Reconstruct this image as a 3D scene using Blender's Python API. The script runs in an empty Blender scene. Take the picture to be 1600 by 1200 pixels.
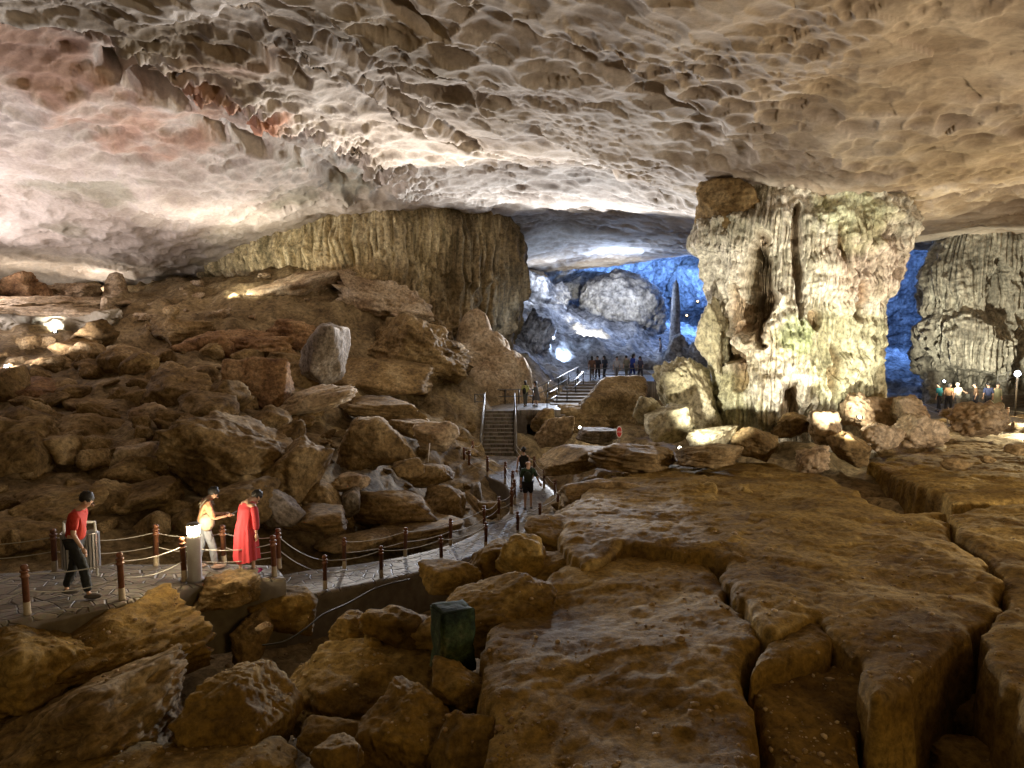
import bpy, bmesh, math, random
import numpy as np
from mathutils import Vector, Matrix
S = bpy.context.scene
C = S.collection
rad = math.radians
# ------------------------------------------------------------------ camera, world, exposure
CAMZ = 7.0
FPX = 1155.0                       # focal length in pixels of the 1600 px wide photograph
PITCH = rad(-5.0)
cam_d = bpy.data.cameras.new('camera'); cam = bpy.data.objects.new('camera', cam_d); C.objects.link(cam)
cam_d.sensor_width = 36.0; cam_d.lens = 36.0 * FPX / 1600.0
cam_d.clip_start = 0.1; cam_d.clip_end = 1000
cam.location = (0, 0, CAMZ); cam.rotation_euler = (rad(90) + PITCH, 0, 0)
S.camera = cam
W = bpy.data.worlds.new('World'); S.world = W; W.use_nodes = True
W.node_tree.nodes['Background'].inputs[0].default_value = (0.95, 0.66, 0.32, 1)
W.node_tree.nodes['Background'].inputs[1].default_value = 0.027
S.view_settings.view_transform = 'Standard'; S.view_settings.look = 'None'
S.view_settings.exposure = 0.32; S.view_settings.gamma = 1
S.render.engine = 'CYCLES'
S.cycles.max_bounces = 5; S.cycles.diffuse_bounces = 3; S.cycles.glossy_bounces = 2
S.cycles.sample_clamp_indirect = 4.0

def P(px, py, D):
    """world point seen at photo pixel (px,py) at forward distance D"""
    x = (px - 800) / FPX; v = (600 - py) / FPX
    dy = math.cos(PITCH) - math.sin(PITCH) * v
    dz = math.sin(PITCH) + math.cos(PITCH) * v
    k = D / dy
    return Vector((x * k, D, CAMZ + dz * k))
def FH(px, D, H):
    """point H metres below the camera, at distance D, in the column of pixel px"""
    dz = -H / D
    v = math.tan(math.atan(dz) - PITCH)
    dy = math.cos(PITCH) - math.sin(PITCH) * v
    return Vector(((px - 800) / FPX * D / dy, D, CAMZ - H))
def to_px(co):
    """photo pixel of world points (n,3): used only to lay out features on a column's own surface"""
    c, s = math.cos(PITCH), math.sin(PITCH)
    y = co[:, 1]; z = co[:, 2] - CAMZ
    f = y * c + z * s; u = -y * s + z * c
    return 800 + FPX * co[:, 0] / f, 600 - FPX * u / f

# ------------------------------------------------------------------ lamps (cave floodlights and a few added fills)
def light(kind, loc, power, col, size=0.3, target=None, angle=100, blend=0.6, name='flood_or_fill_beam'):
    d = bpy.data.lights.new(name, kind); d.energy = power; d.color = col
    d.shadow_soft_size = size
    if kind == 'SPOT': d.spot_size = rad(angle); d.spot_blend = blend
    o = bpy.data.objects.new(name, d); C.objects.link(o); o.location = loc
    if target is not None:
        o.rotation_euler = (Vector(target) - Vector(loc)).to_track_quat('-Z', 'Y').to_euler()
    return o
WARM = (1.0, 0.66, 0.34); COOL = (0.80, 0.88, 1.0); BLUE = (0.17, 0.38, 1.0); CREAM = (1.0, 0.94, 0.77); LILAC = (1.0, 0.90, 0.93)
#LIGHTS
# warm fills added behind and beside the viewer, then a right gallery lamp
light('POINT', (10, -6, 9.0), 1300, (1.0, 0.66, 0.22), 2.0)
light('POINT', (-12, -4, 9), 480, (1.0, 0.72, 0.36), 2.0)
light('SPOT', (20, 10, 4.2), 6200, (1.0, 0.86, 0.70), 0.5, (8, 22, 13), 130)
light('SPOT', P(1640, 610, 36), 8000, (1.0, 0.78, 0.42), 0.4, P(1450, 760, 20), 120)
# left: floodlights under the low ceiling
light('SPOT', P(8, 574, 30), 3700, LILAC, 0.4, P(100, 250, 34), 150)
light('SPOT', P(-120, 440, 36), 1700, LILAC, 0.4, P(200, 300, 38), 150)
light('POINT', P(40, 452, 46), 170, (1.0, 0.9, 0.8), 0.2)
light('POINT', P(150, 456, 48.5), 170, (1.0, 0.93, 0.86), 0.2)
light('POINT', P(240, 463, 50), 120, (1.0, 0.93, 0.86), 0.2)
light('SPOT', P(360, 470, 40), 1500, (1.0, 0.92, 0.85), 0.3, P(350, 280, 38), 140)
light('SPOT', P(85, 512, 37), 220, (0.95, 0.97, 1.0), 0.2, P(110, 480, 43), 140)
light('SPOT', P(432, 560, 38), 400, WARM, 0.2, P(520, 460, 46), 150)
light('SPOT', P(350, 455, 41), 900, CREAM, 0.2, P(480, 380, 47), 120)
# centre: fill added for the ceiling, then cool lamps in the passage behind
light('SPOT', P(610, 470, 38), 6000, (1.0, 0.93, 0.85), 0.4, P(820, 120, 22), 110)
light('SPOT', P(930, 540, 52), 21000, (0.92, 0.95, 1.0), 0.5, P(860, 170, 30), 92)
light('POINT', P(822, 500, 48), 160, (0.5, 0.66, 1.0), 0.3)
light('POINT', P(850, 445, 72), 400, COOL, 0.3)
light('SPOT', P(880, 560, 60), 2600, (0.5, 0.68, 1.0), 0.5, P(850, 400, 72), 120)
light('SPOT', P(905, 470, 66), 900, (0.55, 0.68, 1.0), 0.4, P(800, 620, 44), 60)
light('SPOT', P(905, 440, 62), 9000, (0.62, 0.76, 1.0), 0.4, P(690, 842, 20), 27)
light('POINT', P(868, 520, 56.5), 45, COOL, 0.3)
light('SPOT', P(912, 520, 65), 9000, (1.0, 0.93, 0.72), 0.3, P(965, 480, 80), 70)
light('POINT', P(1060, 560, 72), 6500, BLUE, 0.6)
light('POINT', P(1090, 430, 88), 8500, BLUE, 0.6)
light('POINT', P(1010, 400, 92), 2500, (0.2, 0.45, 1.0), 0.6)
light('POINT', P(850, 560, 62), 1900, (0.35, 0.58, 1.0), 0.6)
light('POINT', P(960, 420, 70), 1800, (0.5, 0.66, 1.0), 0.6)
light('POINT', P(1410, 420, 90), 8000, BLUE, 0.6)
light('POINT', P(1400, 600, 62), 900, (0.3, 0.5, 1.0), 0.6)
# the great column
light('SPOT', P(1050, 698, 22.6), 2900, CREAM, 0.1, P(1190, 520, 28), 66)
light('SPOT', P(1345, 700, 22.0), 2700, (1.0, 0.92, 0.72), 0.1, P(1290, 490, 28), 66)
light('POINT', P(1343, 648, 25.6), 40, CREAM, 0.1)
light('POINT', P(1090, 690, 25.0), 30, CREAM, 0.1)
light('POINT', P(908, 660, 37), 40, CREAM, 0.1)
# right hand column and gallery
light('SPOT', P(1500, 612, 37), 4500, (1.0, 0.95, 0.72), 0.2, P(1520, 490, 43), 80)
light('POINT', P(1587, 583, 37.5), 120, (1.0, 0.75, 0.42), 0.1)
light('SPOT', P(1590, 480, 38), 150, WARM, 0.1, P(1588, 450, 43), 80)
#ENDLIGHTS
# ------------------------------------------------------------------ noise
def _hash(ix, iy, iz, seed):
    h = (ix.astype(np.int64) * 374761393 + iy.astype(np.int64) * 668265263 + iz.astype(np.int64) * 2147483647 + seed * 1274126177) & 0xFFFFFFFF
    h = ((h ^ (h >> 13)) * 1274126177) & 0xFFFFFFFF
    h = ((h ^ (h >> 16)) * 2246822519) & 0xFFFFFFFF
    return h ^ (h >> 15)
def vnoise(p, seed=0):
    i = np.floor(p).astype(np.int64); f = p - i
    u = f * f * f * (f * (f * 6 - 15) + 10)
    r = np.zeros(len(p))
    for dx in (0, 1):
        for dy in (0, 1):
            for dz in (0, 1):
                h = _hash(i[:, 0] + dx, i[:, 1] + dy, i[:, 2] + dz, seed)
                gx = ((h & 1023) / 511.5 - 1); gy = (((h >> 10) & 1023) / 511.5 - 1); gz = (((h >> 20) & 1023) / 511.5 - 1)
                w = (u[:, 0] if dx else 1 - u[:, 0]) * (u[:, 1] if dy else 1 - u[:, 1]) * (u[:, 2] if dz else 1 - u[:, 2])
                r += w * (gx * (f[:, 0] - dx) + gy * (f[:, 1] - dy) + gz * (f[:, 2] - dz))
    return r * 1.3
def fbm(p, octs=4, seed=0, gain=0.5, ridged=False):
    a = 1.0; r = np.zeros(len(p)); q = np.array(p, dtype=float)
    for o in range(octs):
        n = vnoise(q, seed + o * 17)
        r += a * ((0.5 - np.abs(n)) if ridged else n)
        a *= gain; q = q * 2.03 + 11.7
    return r
def worley(p, seed=0):
    """3-d cellular noise: F1, F2 and a random value per cell"""
    i = np.floor(p).astype(np.int64); n = len(p)
    f1 = np.full(n, 9.0); f2 = np.full(n, 9.0); cid = np.zeros(n)
    for dx in (-1, 0, 1):
        for dy in (-1, 0, 1):
            for dz in (-1, 0, 1):
                a, b, c = i[:, 0] + dx, i[:, 1] + dy, i[:, 2] + dz
                h = _hash(a, b, c, seed)
                d = (a + (h & 1023) / 1023 - p[:, 0]) ** 2 + (b + ((h >> 10) & 1023) / 1023 - p[:, 1]) ** 2 + (c + ((h >> 20) & 1023) / 1023 - p[:, 2]) ** 2
                m = d < f1
                f2 = np.where(m, f1, np.minimum(f2, d)); f1 = np.where(m, d, f1); cid = np.where(m, (h % 997) / 997.0, cid)
    return np.sqrt(f1), np.sqrt(f2), cid
def sstep(a, b, x):
    t = np.clip((x - a) / (b - a), 0, 1); return t * t * (3 - 2 * t)
def rbf(pts, x, y, lam=0.02):
    """thin plate surface z(x,y) through control points"""
    c = np.array([[p[0], p[1]] for p in pts], float) / 10; z = np.array([p[2] for p in pts], float); n = len(c)
    def K(a, b):
        d2 = (a[:, None, 0] - b[None, :, 0]) ** 2 + (a[:, None, 1] - b[None, :, 1]) ** 2
        return 0.5 * d2 * np.log(d2 + 1e-9)
    A = np.zeros((n + 3, n + 3)); A[:n, :n] = K(c, c) + lam * np.eye(n)
    A[:n, n] = 1; A[:n, n + 1:] = c; A[n, :n] = 1; A[n + 1:, :n] = c.T
    w = np.linalg.solve(A, np.concatenate([z, [0, 0, 0]]))
    q = np.stack([np.ravel(x), np.ravel(y)], 1) / 10; out = np.empty(len(q))
    for s in range(0, len(q), 50000):
        b = q[s:s + 50000]; out[s:s + 50000] = K(b, c) @ w[:n] + w[n] + b @ w[n + 1:]
    return out
# ------------------------------------------------------------------ mesh and object helpers
def mesh_np(name, v, f, smooth=True, col=None):
    """v (n,3); f (m,4) or (m,3) integer array"""
    me = bpy.data.meshes.new(name); v = np.asarray(v, dtype=np.float32); f = np.asarray(f, dtype=np.int32); k = f.shape[1]
    me.vertices.add(len(v)); me.vertices.foreach_set('co', v.ravel())
    me.loops.add(f.size); me.loops.foreach_set('vertex_index', f.ravel())
    me.polygons.add(len(f)); me.polygons.foreach_set('loop_start', np.arange(0, f.size, k, dtype=np.int32))
    me.polygons.foreach_set('loop_total', np.full(len(f), k, dtype=np.int32))
    me.update(calc_edges=True); me.validate()
    if smooth: me.polygons.foreach_set('use_smooth', np.ones(len(me.polygons), dtype=bool))
    if col is not None:
        at = me.color_attributes.new('tint', 'FLOAT_COLOR', 'POINT')
        c4 = np.ones((len(v), 4), dtype=np.float32); c4[:, :3] = col; at.data.foreach_set('color', c4.ravel())
    return me
def grid_faces(nr, nc, wrap=False):
    i = np.arange(nr - 1)[:, None]; j = np.arange(nc if wrap else nc - 1)[None, :]; j2 = (j + 1) % nc
    return np.stack([i * nc + j, i * nc + j2, (i + 1) * nc + j2, (i + 1) * nc + j], -1).reshape(-1, 4)
def link(name, me, m=None, parent=None, loc=None):
    o = bpy.data.objects.new(name, me); C.objects.link(o)
    if m is not None and me is not None and not me.materials: me.materials.append(m)
    if loc is not None: o.location = loc
    if parent is not None: o.parent = parent
    return o
def tag(o, label, cat, group=None):
    o['label'] = label; o['category'] = cat
    if group: o['group'] = group
    return o
def struct(o): o['kind'] = 'structure'; return o
def empty(name, loc, rz=0): 
    o = bpy.data.objects.new(name, None); C.objects.link(o); o.location = loc; o.rotation_euler = (0, 0, rz); return o
def copy_tree(o, parent=None):
    c = o.copy(); C.objects.link(c)
    if parent is not None: c.parent = parent
    for ch in o.children: copy_tree(ch, c)
    return c
class MB:
    """collects simple shapes into one mesh"""
    def __init__(s): s.v = []; s.f = []
    def add(s, vs, fs):
        n = len(s.v); s.v += [tuple(a) for a in vs]; s.f += [tuple(i + n for i in q) for q in fs]; return s
    def box(s, c, d, rot=None):
        vs = [Vector((x * d[0] / 2, y * d[1] / 2, z * d[2] / 2)) for x in (-1, 1) for y in (-1, 1) for z in (-1, 1)]
        if rot is not None: vs = [rot @ a for a in vs]
        return s.add([a + Vector(c) for a in vs], [(0, 1, 3, 2), (4, 6, 7, 5), (0, 4, 5, 1), (2, 3, 7, 6), (0, 2, 6, 4), (1, 5, 7, 3)])
    def tube(s, pts, r, n=8, cap=True):
        pts = [Vector(p) for p in pts]; rs = r if isinstance(r, (list, tuple)) else [r] * len(pts); base = len(s.v); up = None; fs = []
        for k, p in enumerate(pts):
            t = (pts[min(k + 1, len(pts) - 1)] - pts[max(k - 1, 0)]).normalized()
            if up is None: up = t.orthogonal().normalized()
            up = (up - t * up.dot(t)).normalized(); sd = t.cross(up)
            s.v += [tuple(p + (up * math.cos(a) + sd * math.sin(a)) * rs[k]) for a in (2 * math.pi * i / n for i in range(n))]
            if k:
                for i in range(n):
                    j = (i + 1) % n; b = base + k * n; fs.append((b - n + i, b - n + j, b + j, b + i))
        if cap: fs += [tuple(base + i for i in range(n))[::-1], tuple(base + (len(pts) - 1) * n + i for i in range(n))]
        s.f += fs; return s
    def lathe(s, prof, n=16, c=(0, 0, 0)):
        base = len(s.v)
        for r, z in prof: s.v += [(c[0] + r * math.cos(a), c[1] + r * math.sin(a), c[2] + z) for a in (2 * math.pi * i / n for i in range(n))]
        for k in range(len(prof) - 1):
            for i in range(n):
                j = (i + 1) % n; b = base + k * n; s.f.append((b + i, b + j, b + n + j, b + n + i))
        s.f += [tuple(base + i for i in range(n))[::-1], tuple(base + (len(prof) - 1) * n + i for i in range(n))]
        return s
    def ball(s, c, r, nu=14, nv=9):
        r = r if isinstance(r, (tuple, list)) else (r, r, r); base = len(s.v)
        for j in range(nv + 1):
            t = math.pi * (0.02 + 0.96 * j / nv)
            for i in range(nu):
                a = 2 * math.pi * i / nu; s.v.append((c[0] + r[0] * math.sin(t) * math.cos(a), c[1] + r[1] * math.sin(t) * math.sin(a), c[2] + r[2] * math.cos(t)))
        for j in range(nv):
            for i in range(nu):
                k = (i + 1) % nu; b = base + j * nu; s.f.append((b + i, b + nu + i, b + nu + k, b + k))
        s.f += [tuple(base + i for i in range(nu)), tuple(base + nv * nu + i for i in range(nu))[::-1]]
        return s
    def mesh(s, name, smooth=False):
        me = bpy.data.meshes.new(name); me.from_pydata(s.v, [], s.f); me.update()
        if smooth: me.polygons.foreach_set('use_smooth', np.ones(len(me.polygons), dtype=bool))
        return me
    def build(s, name, m, parent=None, smooth=False, loc=None): return link(name, s.mesh(name, smooth), m, parent, loc)
# ------------------------------------------------------------------ materials
def nt(name):
    m = bpy.data.materials.new(name); m.use_nodes = True; t = m.node_tree; return m, t, t.nodes, t.nodes['Principled BSDF']
def mat(name, col, rough=0.6, metal=0.0, var=0.12, bump=0.1, scale=30, emit=None, es=0):
    m, t, N, b = nt(name); tc = N.new('ShaderNodeTexCoord'); no = N.new('ShaderNodeTexNoise'); no.inputs['Scale'].default_value = scale; no.inputs['Detail'].default_value = 4
    t.links.new(tc.outputs['Object'], no.inputs['Vector']); mx = N.new('ShaderNodeMix'); mx.data_type = 'RGBA'
    mx.inputs[6].default_value = (*[c * (1 - var * 2) for c in col], 1); mx.inputs[7].default_value = (*[min(1, c * (1 + var * 2)) for c in col], 1)
    t.links.new(no.outputs['Fac'], mx.inputs[0]); t.links.new(mx.outputs[2], b.inputs['Base Color'])
    b.inputs['Roughness'].default_value = rough; b.inputs['Metallic'].default_value = metal
    if bump:
        bp = N.new('ShaderNodeBump'); bp.inputs['Strength'].default_value = bump; bp.inputs['Distance'].default_value = 0.01
        t.links.new(no.outputs['Fac'], bp.inputs['Height']); t.links.new(bp.outputs[0], b.inputs['Normal'])
    if emit: b.inputs['Emission Color'].default_value = (*emit, 1); b.inputs['Emission Strength'].default_value = es
    return m
def rock_mat(name, cols, scale=0.6, bump=0.5, dist=0.06, attr=False, streak=0, rough=0.85, fine=9.0, coords='Object', spots=0.6):
    m, t, N, b = nt(name); L = t.links.new
    tc = N.new('ShaderNodeTexCoord'); oi = N.new('ShaderNodeObjectInfo'); ad = N.new('ShaderNodeVectorMath'); ad.operation = 'MULTIPLY_ADD'
    cb = N.new('ShaderNodeCombineXYZ'); L(oi.outputs['Random'], cb.inputs[0]); L(oi.outputs['Random'], cb.inputs[1])
    ad.inputs[1].default_value = (37, 53, 0); L(cb.outputs[0], ad.inputs[0]); L(tc.outputs[coords], ad.inputs[2])
    vec = ad.outputs[0]
    n1 = N.new('ShaderNodeTexNoise'); n1.inputs['Scale'].default_value = scale; n1.inputs['Detail'].default_value = 9; n1.inputs['Roughness'].default_value = 0.62
    L(vec, n1.inputs['Vector'])
    src = n1.outputs['Fac']
    if streak:
        mp = N.new('ShaderNodeMapping'); mp.inputs['Scale'].default_value = (3.2, 3.2, 0.22); L(vec, mp.inputs['Vector'])
        n3 = N.new('ShaderNodeTexNoise'); n3.inputs['Scale'].default_value = scale * 2; n3.inputs['Detail'].default_value = 6; L(mp.outputs[0], n3.inputs['Vector'])
        mm = N.new('ShaderNodeMix'); mm.inputs[0].default_value = streak; L(n1.outputs['Fac'], mm.inputs[2]); L(n3.outputs['Fac'], mm.inputs[3]); src = mm.outputs[0]
    rp = N.new('ShaderNodeValToRGB'); e = rp.color_ramp.elements; e[0].position = 0.36; e[1].position = 0.66
    e[0].color = (*cols[0], 1); e[1].color = (*cols[-1], 1)
    for i, c in enumerate(cols[1:-1]): k = e.new(0.36 + 0.30 * (i + 1) / (len(cols) - 1)); k.color = (*c, 1)
    L(src, rp.inputs['Fac']); out = rp.outputs[0]
    # fine speckle of mineral grains and dark specks
    n2 = N.new('ShaderNodeTexNoise'); n2.inputs['Scale'].default_value = fine; n2.inputs['Detail'].default_value = 7; n2.inputs['Roughness'].default_value = 0.7; L(vec, n2.inputs['Vector'])
    mr = N.new('ShaderNodeMapRange'); mr.inputs[1].default_value = 0.34; mr.inputs[2].default_value = 0.66; mr.inputs[3].default_value = 1 - spots; mr.inputs[4].default_value = 1 + spots
    L(n2.outputs['Fac'], mr.inputs[0]); ml = N.new('ShaderNodeVectorMath'); ml.operation = 'SCALE'; L(out, ml.inputs[0]); L(mr.outputs[0], ml.inputs['Scale']); out = ml.outputs[0]
    if attr:
        at = N.new('ShaderNodeAttribute'); at.attribute_name = 'tint'; m2 = N.new('ShaderNodeVectorMath'); m2.operation = 'MULTIPLY'
        L(out, m2.inputs[0]); L(at.outputs['Color'], m2.inputs[1]); out = m2.outputs[0]
    L(out, b.inputs['Base Color']); b.inputs['Roughness'].default_value = rough; b.inputs['Specular IOR Level'].default_value = 0.22
    b1 = N.new('ShaderNodeBump'); b1.inputs['Strength'].default_value = bump; b1.inputs['Distance'].default_value = dist; L(src, b1.inputs['Height'])
    b2 = N.new('ShaderNodeBump'); b2.inputs['Strength'].default_value = bump; b2.inputs['Distance'].default_value = dist * 0.7; L(n2.outputs['Fac'], b2.inputs['Height']); L(b1.outputs[0], b2.inputs['Normal'])
    L(b2.outputs[0], b.inputs['Normal'])
    return m
M = {}
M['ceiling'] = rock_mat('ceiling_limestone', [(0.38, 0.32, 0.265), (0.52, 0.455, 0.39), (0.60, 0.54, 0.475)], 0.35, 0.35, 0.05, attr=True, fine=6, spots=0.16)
M['floor'] = rock_mat('cave_floor_clay', [(0.11, 0.075, 0.035), (0.21, 0.15, 0.075), (0.30, 0.23, 0.13)], 0.5, 0.8, 0.10, fine=5)
M['brown'] = rock_mat('brown_rock', [(0.105, 0.066, 0.026), (0.225, 0.150, 0.066), (0.35, 0.26, 0.14)], 0.7, 0.8, 0.08, fine=7)
M['red'] = rock_mat('reddish_rock', [(0.12, 0.062, 0.03), (0.25, 0.145, 0.07), (0.36, 0.24, 0.13)], 0.8, 0.9, 0.08, fine=8)
M['ochre'] = rock_mat('ochre_slab_rock', [(0.115, 0.066, 0.016), (0.225, 0.142, 0.036), (0.34, 0.235, 0.080)], 0.45, 0.8, 0.07, fine=9, spots=0.5)
M['grey'] = rock_mat('grey_calcite_rock', [(0.10, 0.075, 0.05), (0.22, 0.185, 0.15), (0.36, 0.33, 0.31)], 0.6, 0.7, 0.06, fine=8, streak=0.4)
M['tan'] = rock_mat('tan_flowstone', [(0.24, 0.16, 0.09), (0.36, 0.27, 0.17), (0.48, 0.39, 0.28)], 0.6, 0.6, 0.06, fine=6)
M['pillar'] = rock_mat('column_calcite', [(0.28, 0.26, 0.19), (0.50, 0.465, 0.385), (0.66, 0.61, 0.54)], 0.45, 0.8, 0.07, streak=0.35, fine=6, attr=True)
M['pillarrock'] = rock_mat('column_foot_calcite', [(0.26, 0.23, 0.14), (0.40, 0.36, 0.24), (0.50, 0.46, 0.34)], 0.6, 0.8, 0.07, streak=0.2, fine=7)
M['curtain'] = rock_mat('curtain_calcite', [(0.10, 0.085, 0.05), (0.25, 0.20, 0.12), (0.38, 0.33, 0.22)], 0.5, 0.7, 0.08, streak=0.7, fine=5, attr=True)
M['far'] = rock_mat('far_calcite', [(0.10, 0.10, 0.11), (0.36, 0.36, 0.38), (0.64, 0.64, 0.66)], 0.30, 1.0, 0.5, fine=2.2, streak=0.35)
M['darkcol'] = rock_mat('dark_column_calcite', [(0.13, 0.12, 0.10), (0.28, 0.26, 0.22), (0.46, 0.44, 0.38)], 0.4, 0.9, 0.10, streak=0.5, fine=4)
def paving():
    m, t, N, b = nt('stone_paving'); L = t.links.new
    tc = N.new('ShaderNodeTexCoord'); vo = N.new('ShaderNodeTexVoronoi'); vo.feature = 'DISTANCE_TO_EDGE'; vo.inputs['Scale'].default_value = 3.4; mp = N.new('ShaderNodeMapping'); mp.inputs['Scale'].default_value = (1, 1.35, 0.01)
    L(tc.outputs['Object'], mp.inputs['Vector']); L(mp.outputs[0], vo.inputs['Vector'])
    v2 = N.new('ShaderNodeTexVoronoi'); v2.inputs['Scale'].default_value = 3.4; L(mp.outputs[0], v2.inputs['Vector'])
    rp = N.new('ShaderNodeValToRGB'); rp.color_ramp.elements[0].position = 0.0; rp.color_ramp.elements[0].color = (0, 0, 0, 1); rp.color_ramp.elements[1].position = 0.06
    L(vo.outputs['Distance'], rp.inputs['Fac'])
    sp = N.new('ShaderNodeSeparateColor'); L(v2.outputs['Color'], sp.inputs[0])
    c1 = N.new('ShaderNodeMix'); c1.data_type = 'RGBA'; c1.inputs[6].default_value = (0.16, 0.13, 0.092, 1); c1.inputs[7].default_value = (0.29, 0.245, 0.19, 1); L(sp.outputs[0], c1.inputs[0])
    no = N.new('ShaderNodeTexNoise'); no.inputs['Scale'].default_value = 14; no.inputs['Detail'].default_value = 6; L(tc.outputs['Object'], no.inputs['Vector'])
    c2 = N.new('ShaderNodeMix'); c2.data_type = 'RGBA'; c2.inputs[6].default_value = (0.12, 0.095, 0.075, 1); L(c1.outputs[2], c2.inputs[7]); L(rp.outputs[0], c2.inputs[0])
    c3 = N.new('ShaderNodeMix'); c3.data_type = 'RGBA'; c3.blend_type = 'MULTIPLY'; c3.inputs[0].default_value = 0.5; L(c2.outputs[2], c3.inputs[6]); L(no.outputs['Color'], c3.inputs[7])
    L(c3.outputs[2], b.inputs['Base Color']); b.inputs['Roughness'].default_value = 0.6
    bp = N.new('ShaderNodeBump'); bp.inputs['Distance'].default_value = 0.03; bp.inputs['Strength'].default_value = 0.9; L(rp.outputs[0], bp.inputs['Height'])
    bq = N.new('ShaderNodeBump'); bq.inputs['Distance'].default_value = 0.02; bq.inputs['Strength'].default_value = 0.5; L(no.outputs['Fac'], bq.inputs['Height']); L(bp.outputs[0], bq.inputs['Normal']); L(bq.outputs[0], b.inputs['Normal'])
    return m
M['paving'] = paving()
M['concrete'] = mat('weathered_concrete', (0.16, 0.135, 0.11), 0.85, 0, 0.25, 0.6, 6)
M['post'] = mat('red_brown_painted_post', (0.17, 0.068, 0.033), 0.5, 0, 0.3, 0.15, 25)
M['postbase'] = mat('pale_post_base', (0.34, 0.28, 0.20), 0.8, 0, 0.15, 0.3, 25)
M['rope'] = mat('white_rope', (0.46, 0.44, 0.40), 0.6, 0, 0.08, 0.3, 60)
M['steel'] = mat('stainless_steel', (0.62, 0.62, 0.63), 0.28, 0.9, 0.05, 0.05, 30)
M['skin'] = mat('skin', (0.50, 0.31, 0.22), 0.55, 0, 0.04, 0)
M['hair'] = mat('dark_hair', (0.012, 0.01, 0.009), 0.6, 0, 0.2, 0.6, 60)
M['dark'] = mat('dark_metal', (0.03, 0.03, 0.03), 0.5, 0.2, 0.1, 0.1)
def cloth(name, col): return mat(name, col, 0.85, 0, 0.10, 0.5, 14)
exec_after = []
# ================================================================== the cave shell
def FP(*a): return tuple(FH(*a))
floor_pts = [FP(*a) for a in [
 (-600, 6, 6.5), (800, 3, 6.5), (2200, 6, 6.0), (100, 9, 6.4), (350, 10, 6.9), (600, 10, 6.6), (300, 12.5, 6.6), (500, 13.5, 6.8), (-100, 12, 5.4), (-600, 14, 4.5),
 (700, 14, 6.9), (850, 15, 6.8), (1000, 10, 6.6), (1300, 10, 6.8), (1550, 10, 6.8), (1800, 14, 6.2), (1000, 16, 6.6), (1300, 17, 6.5), (1600, 17, 6.4), (1700, 26, 5.35), (1450, 24, 5.5),
 (-100, 16, 4.9), (100, 16, 5.3), (350, 17, 5.8), (500, 18.5, 6.6), (620, 20.5, 6.9), (700, 22, 7.2), (600, 25, 6.1), (740, 27, 7.6),
 (-200, 22, 3.6), (0, 22, 3.7), (200, 22, 3.9), (400, 22, 4.6), (550, 24, 5.6), (-200, 28, 2.4), (0, 28, 2.6), (200, 28, 2.6), (400, 28, 3.2), (550, 30, 4.2), (680, 33, 5.4),
 (-200, 35, 0.6), (0, 35, 1.2), (200, 36, 0.9), (400, 38, 0.8), (550, 38, 2.4), (650, 38, 4.4), (720, 38, 5.0),
 (-200, 42, -0.6), (0, 42, -0.4), (200, 44, -1.2), (400, 46, -2.2), (500, 46, -2.8), (600, 44, -1.2), (650, 42, 1.2), (700, 42, 2.6), (770, 44, 4.6), (350, 52, -3.0), (100, 52, -2.0), (600, 54, -3), 
 (820, 30, 7.3), (820, 36, 7.3), (900, 26, 6.0), (950, 22, 5.9), (900, 34, 6.7), (950, 40, 6.3), (1050, 34, 5.6), (1100, 26, 5.3), (1200, 26, 5.1), (1400, 28, 5.2), (1600, 32, 5.3),
 (850, 44, 5.3), (800, 42, 5.3), (950, 58, 4.5), (1050, 55, 5.4), (1050, 72, 4.0), (870, 56, 4.6), (820, 54, 2.8), (850, 70, 0), (950, 82, 0.5), (1050, 92, 1.5), (1100, 80, 3.5),
 (1400, 50, 5.9), (1500, 45, 5.6), (1600, 40, 5.4), (1750, 45, 5), (1420, 75, 6.2), (1420, 105, 5), (1800, 80, 3), (-400, 60, -3), (600, 80, -4)]]
def polar(phi0, phi1, nphi, r0, r1, nr, extra=40):
    a = np.concatenate([np.linspace(rad(-100), rad(phi0), extra, endpoint=False), np.linspace(rad(phi0), rad(phi1), nphi, endpoint=False), np.linspace(rad(phi1), rad(100), extra)])
    r = np.exp(np.linspace(math.log(r0), math.log(r1), nr))
    A, R = np.meshgrid(a, r); return (R * np.sin(A)).ravel(), (R * np.cos(A)).ravel(), len(r), len(a)
# ---- floor
x, y, nr, nc = polar(-38, 38, 620, 2.5, 125, 430)
z = rbf(floor_pts, x, y)
p = np.stack([x, y, z * 1.6], 1)
dist = np.hypot(x, y); amp = np.clip(dist / 25, 0.5, 1.6)
z = z + amp * (0.38 * fbm(p / 3.1, 5, 3) + 0.10 * fbm(p / 0.6, 3, 9, ridged=True))
f1, f2, cid = worley(np.stack([x / 1.7, y / 1.7, z * 0], 1) + 0.25 * np.stack([vnoise(p / 1.2, 40), vnoise(p / 1.2, 41), x * 0], 1), 5)
z += amp * 0.34 * (cid - 0.4) * sstep(0.0, 0.22, f2 - f1)
step = 0.42                                             # bedding: the clay and rock lie in low ledges
q = z / step + 0.5 * vnoise(p / 5, 8); fl = np.floor(q); z = z + 0.45 * step * ((fl + sstep(0.25, 0.75, q - fl)) - q)
struct(link('cave_floor', mesh_np('cave_floor', np.stack([x, y, z], 1), grid_faces(nr, nc)), M['floor']))
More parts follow.
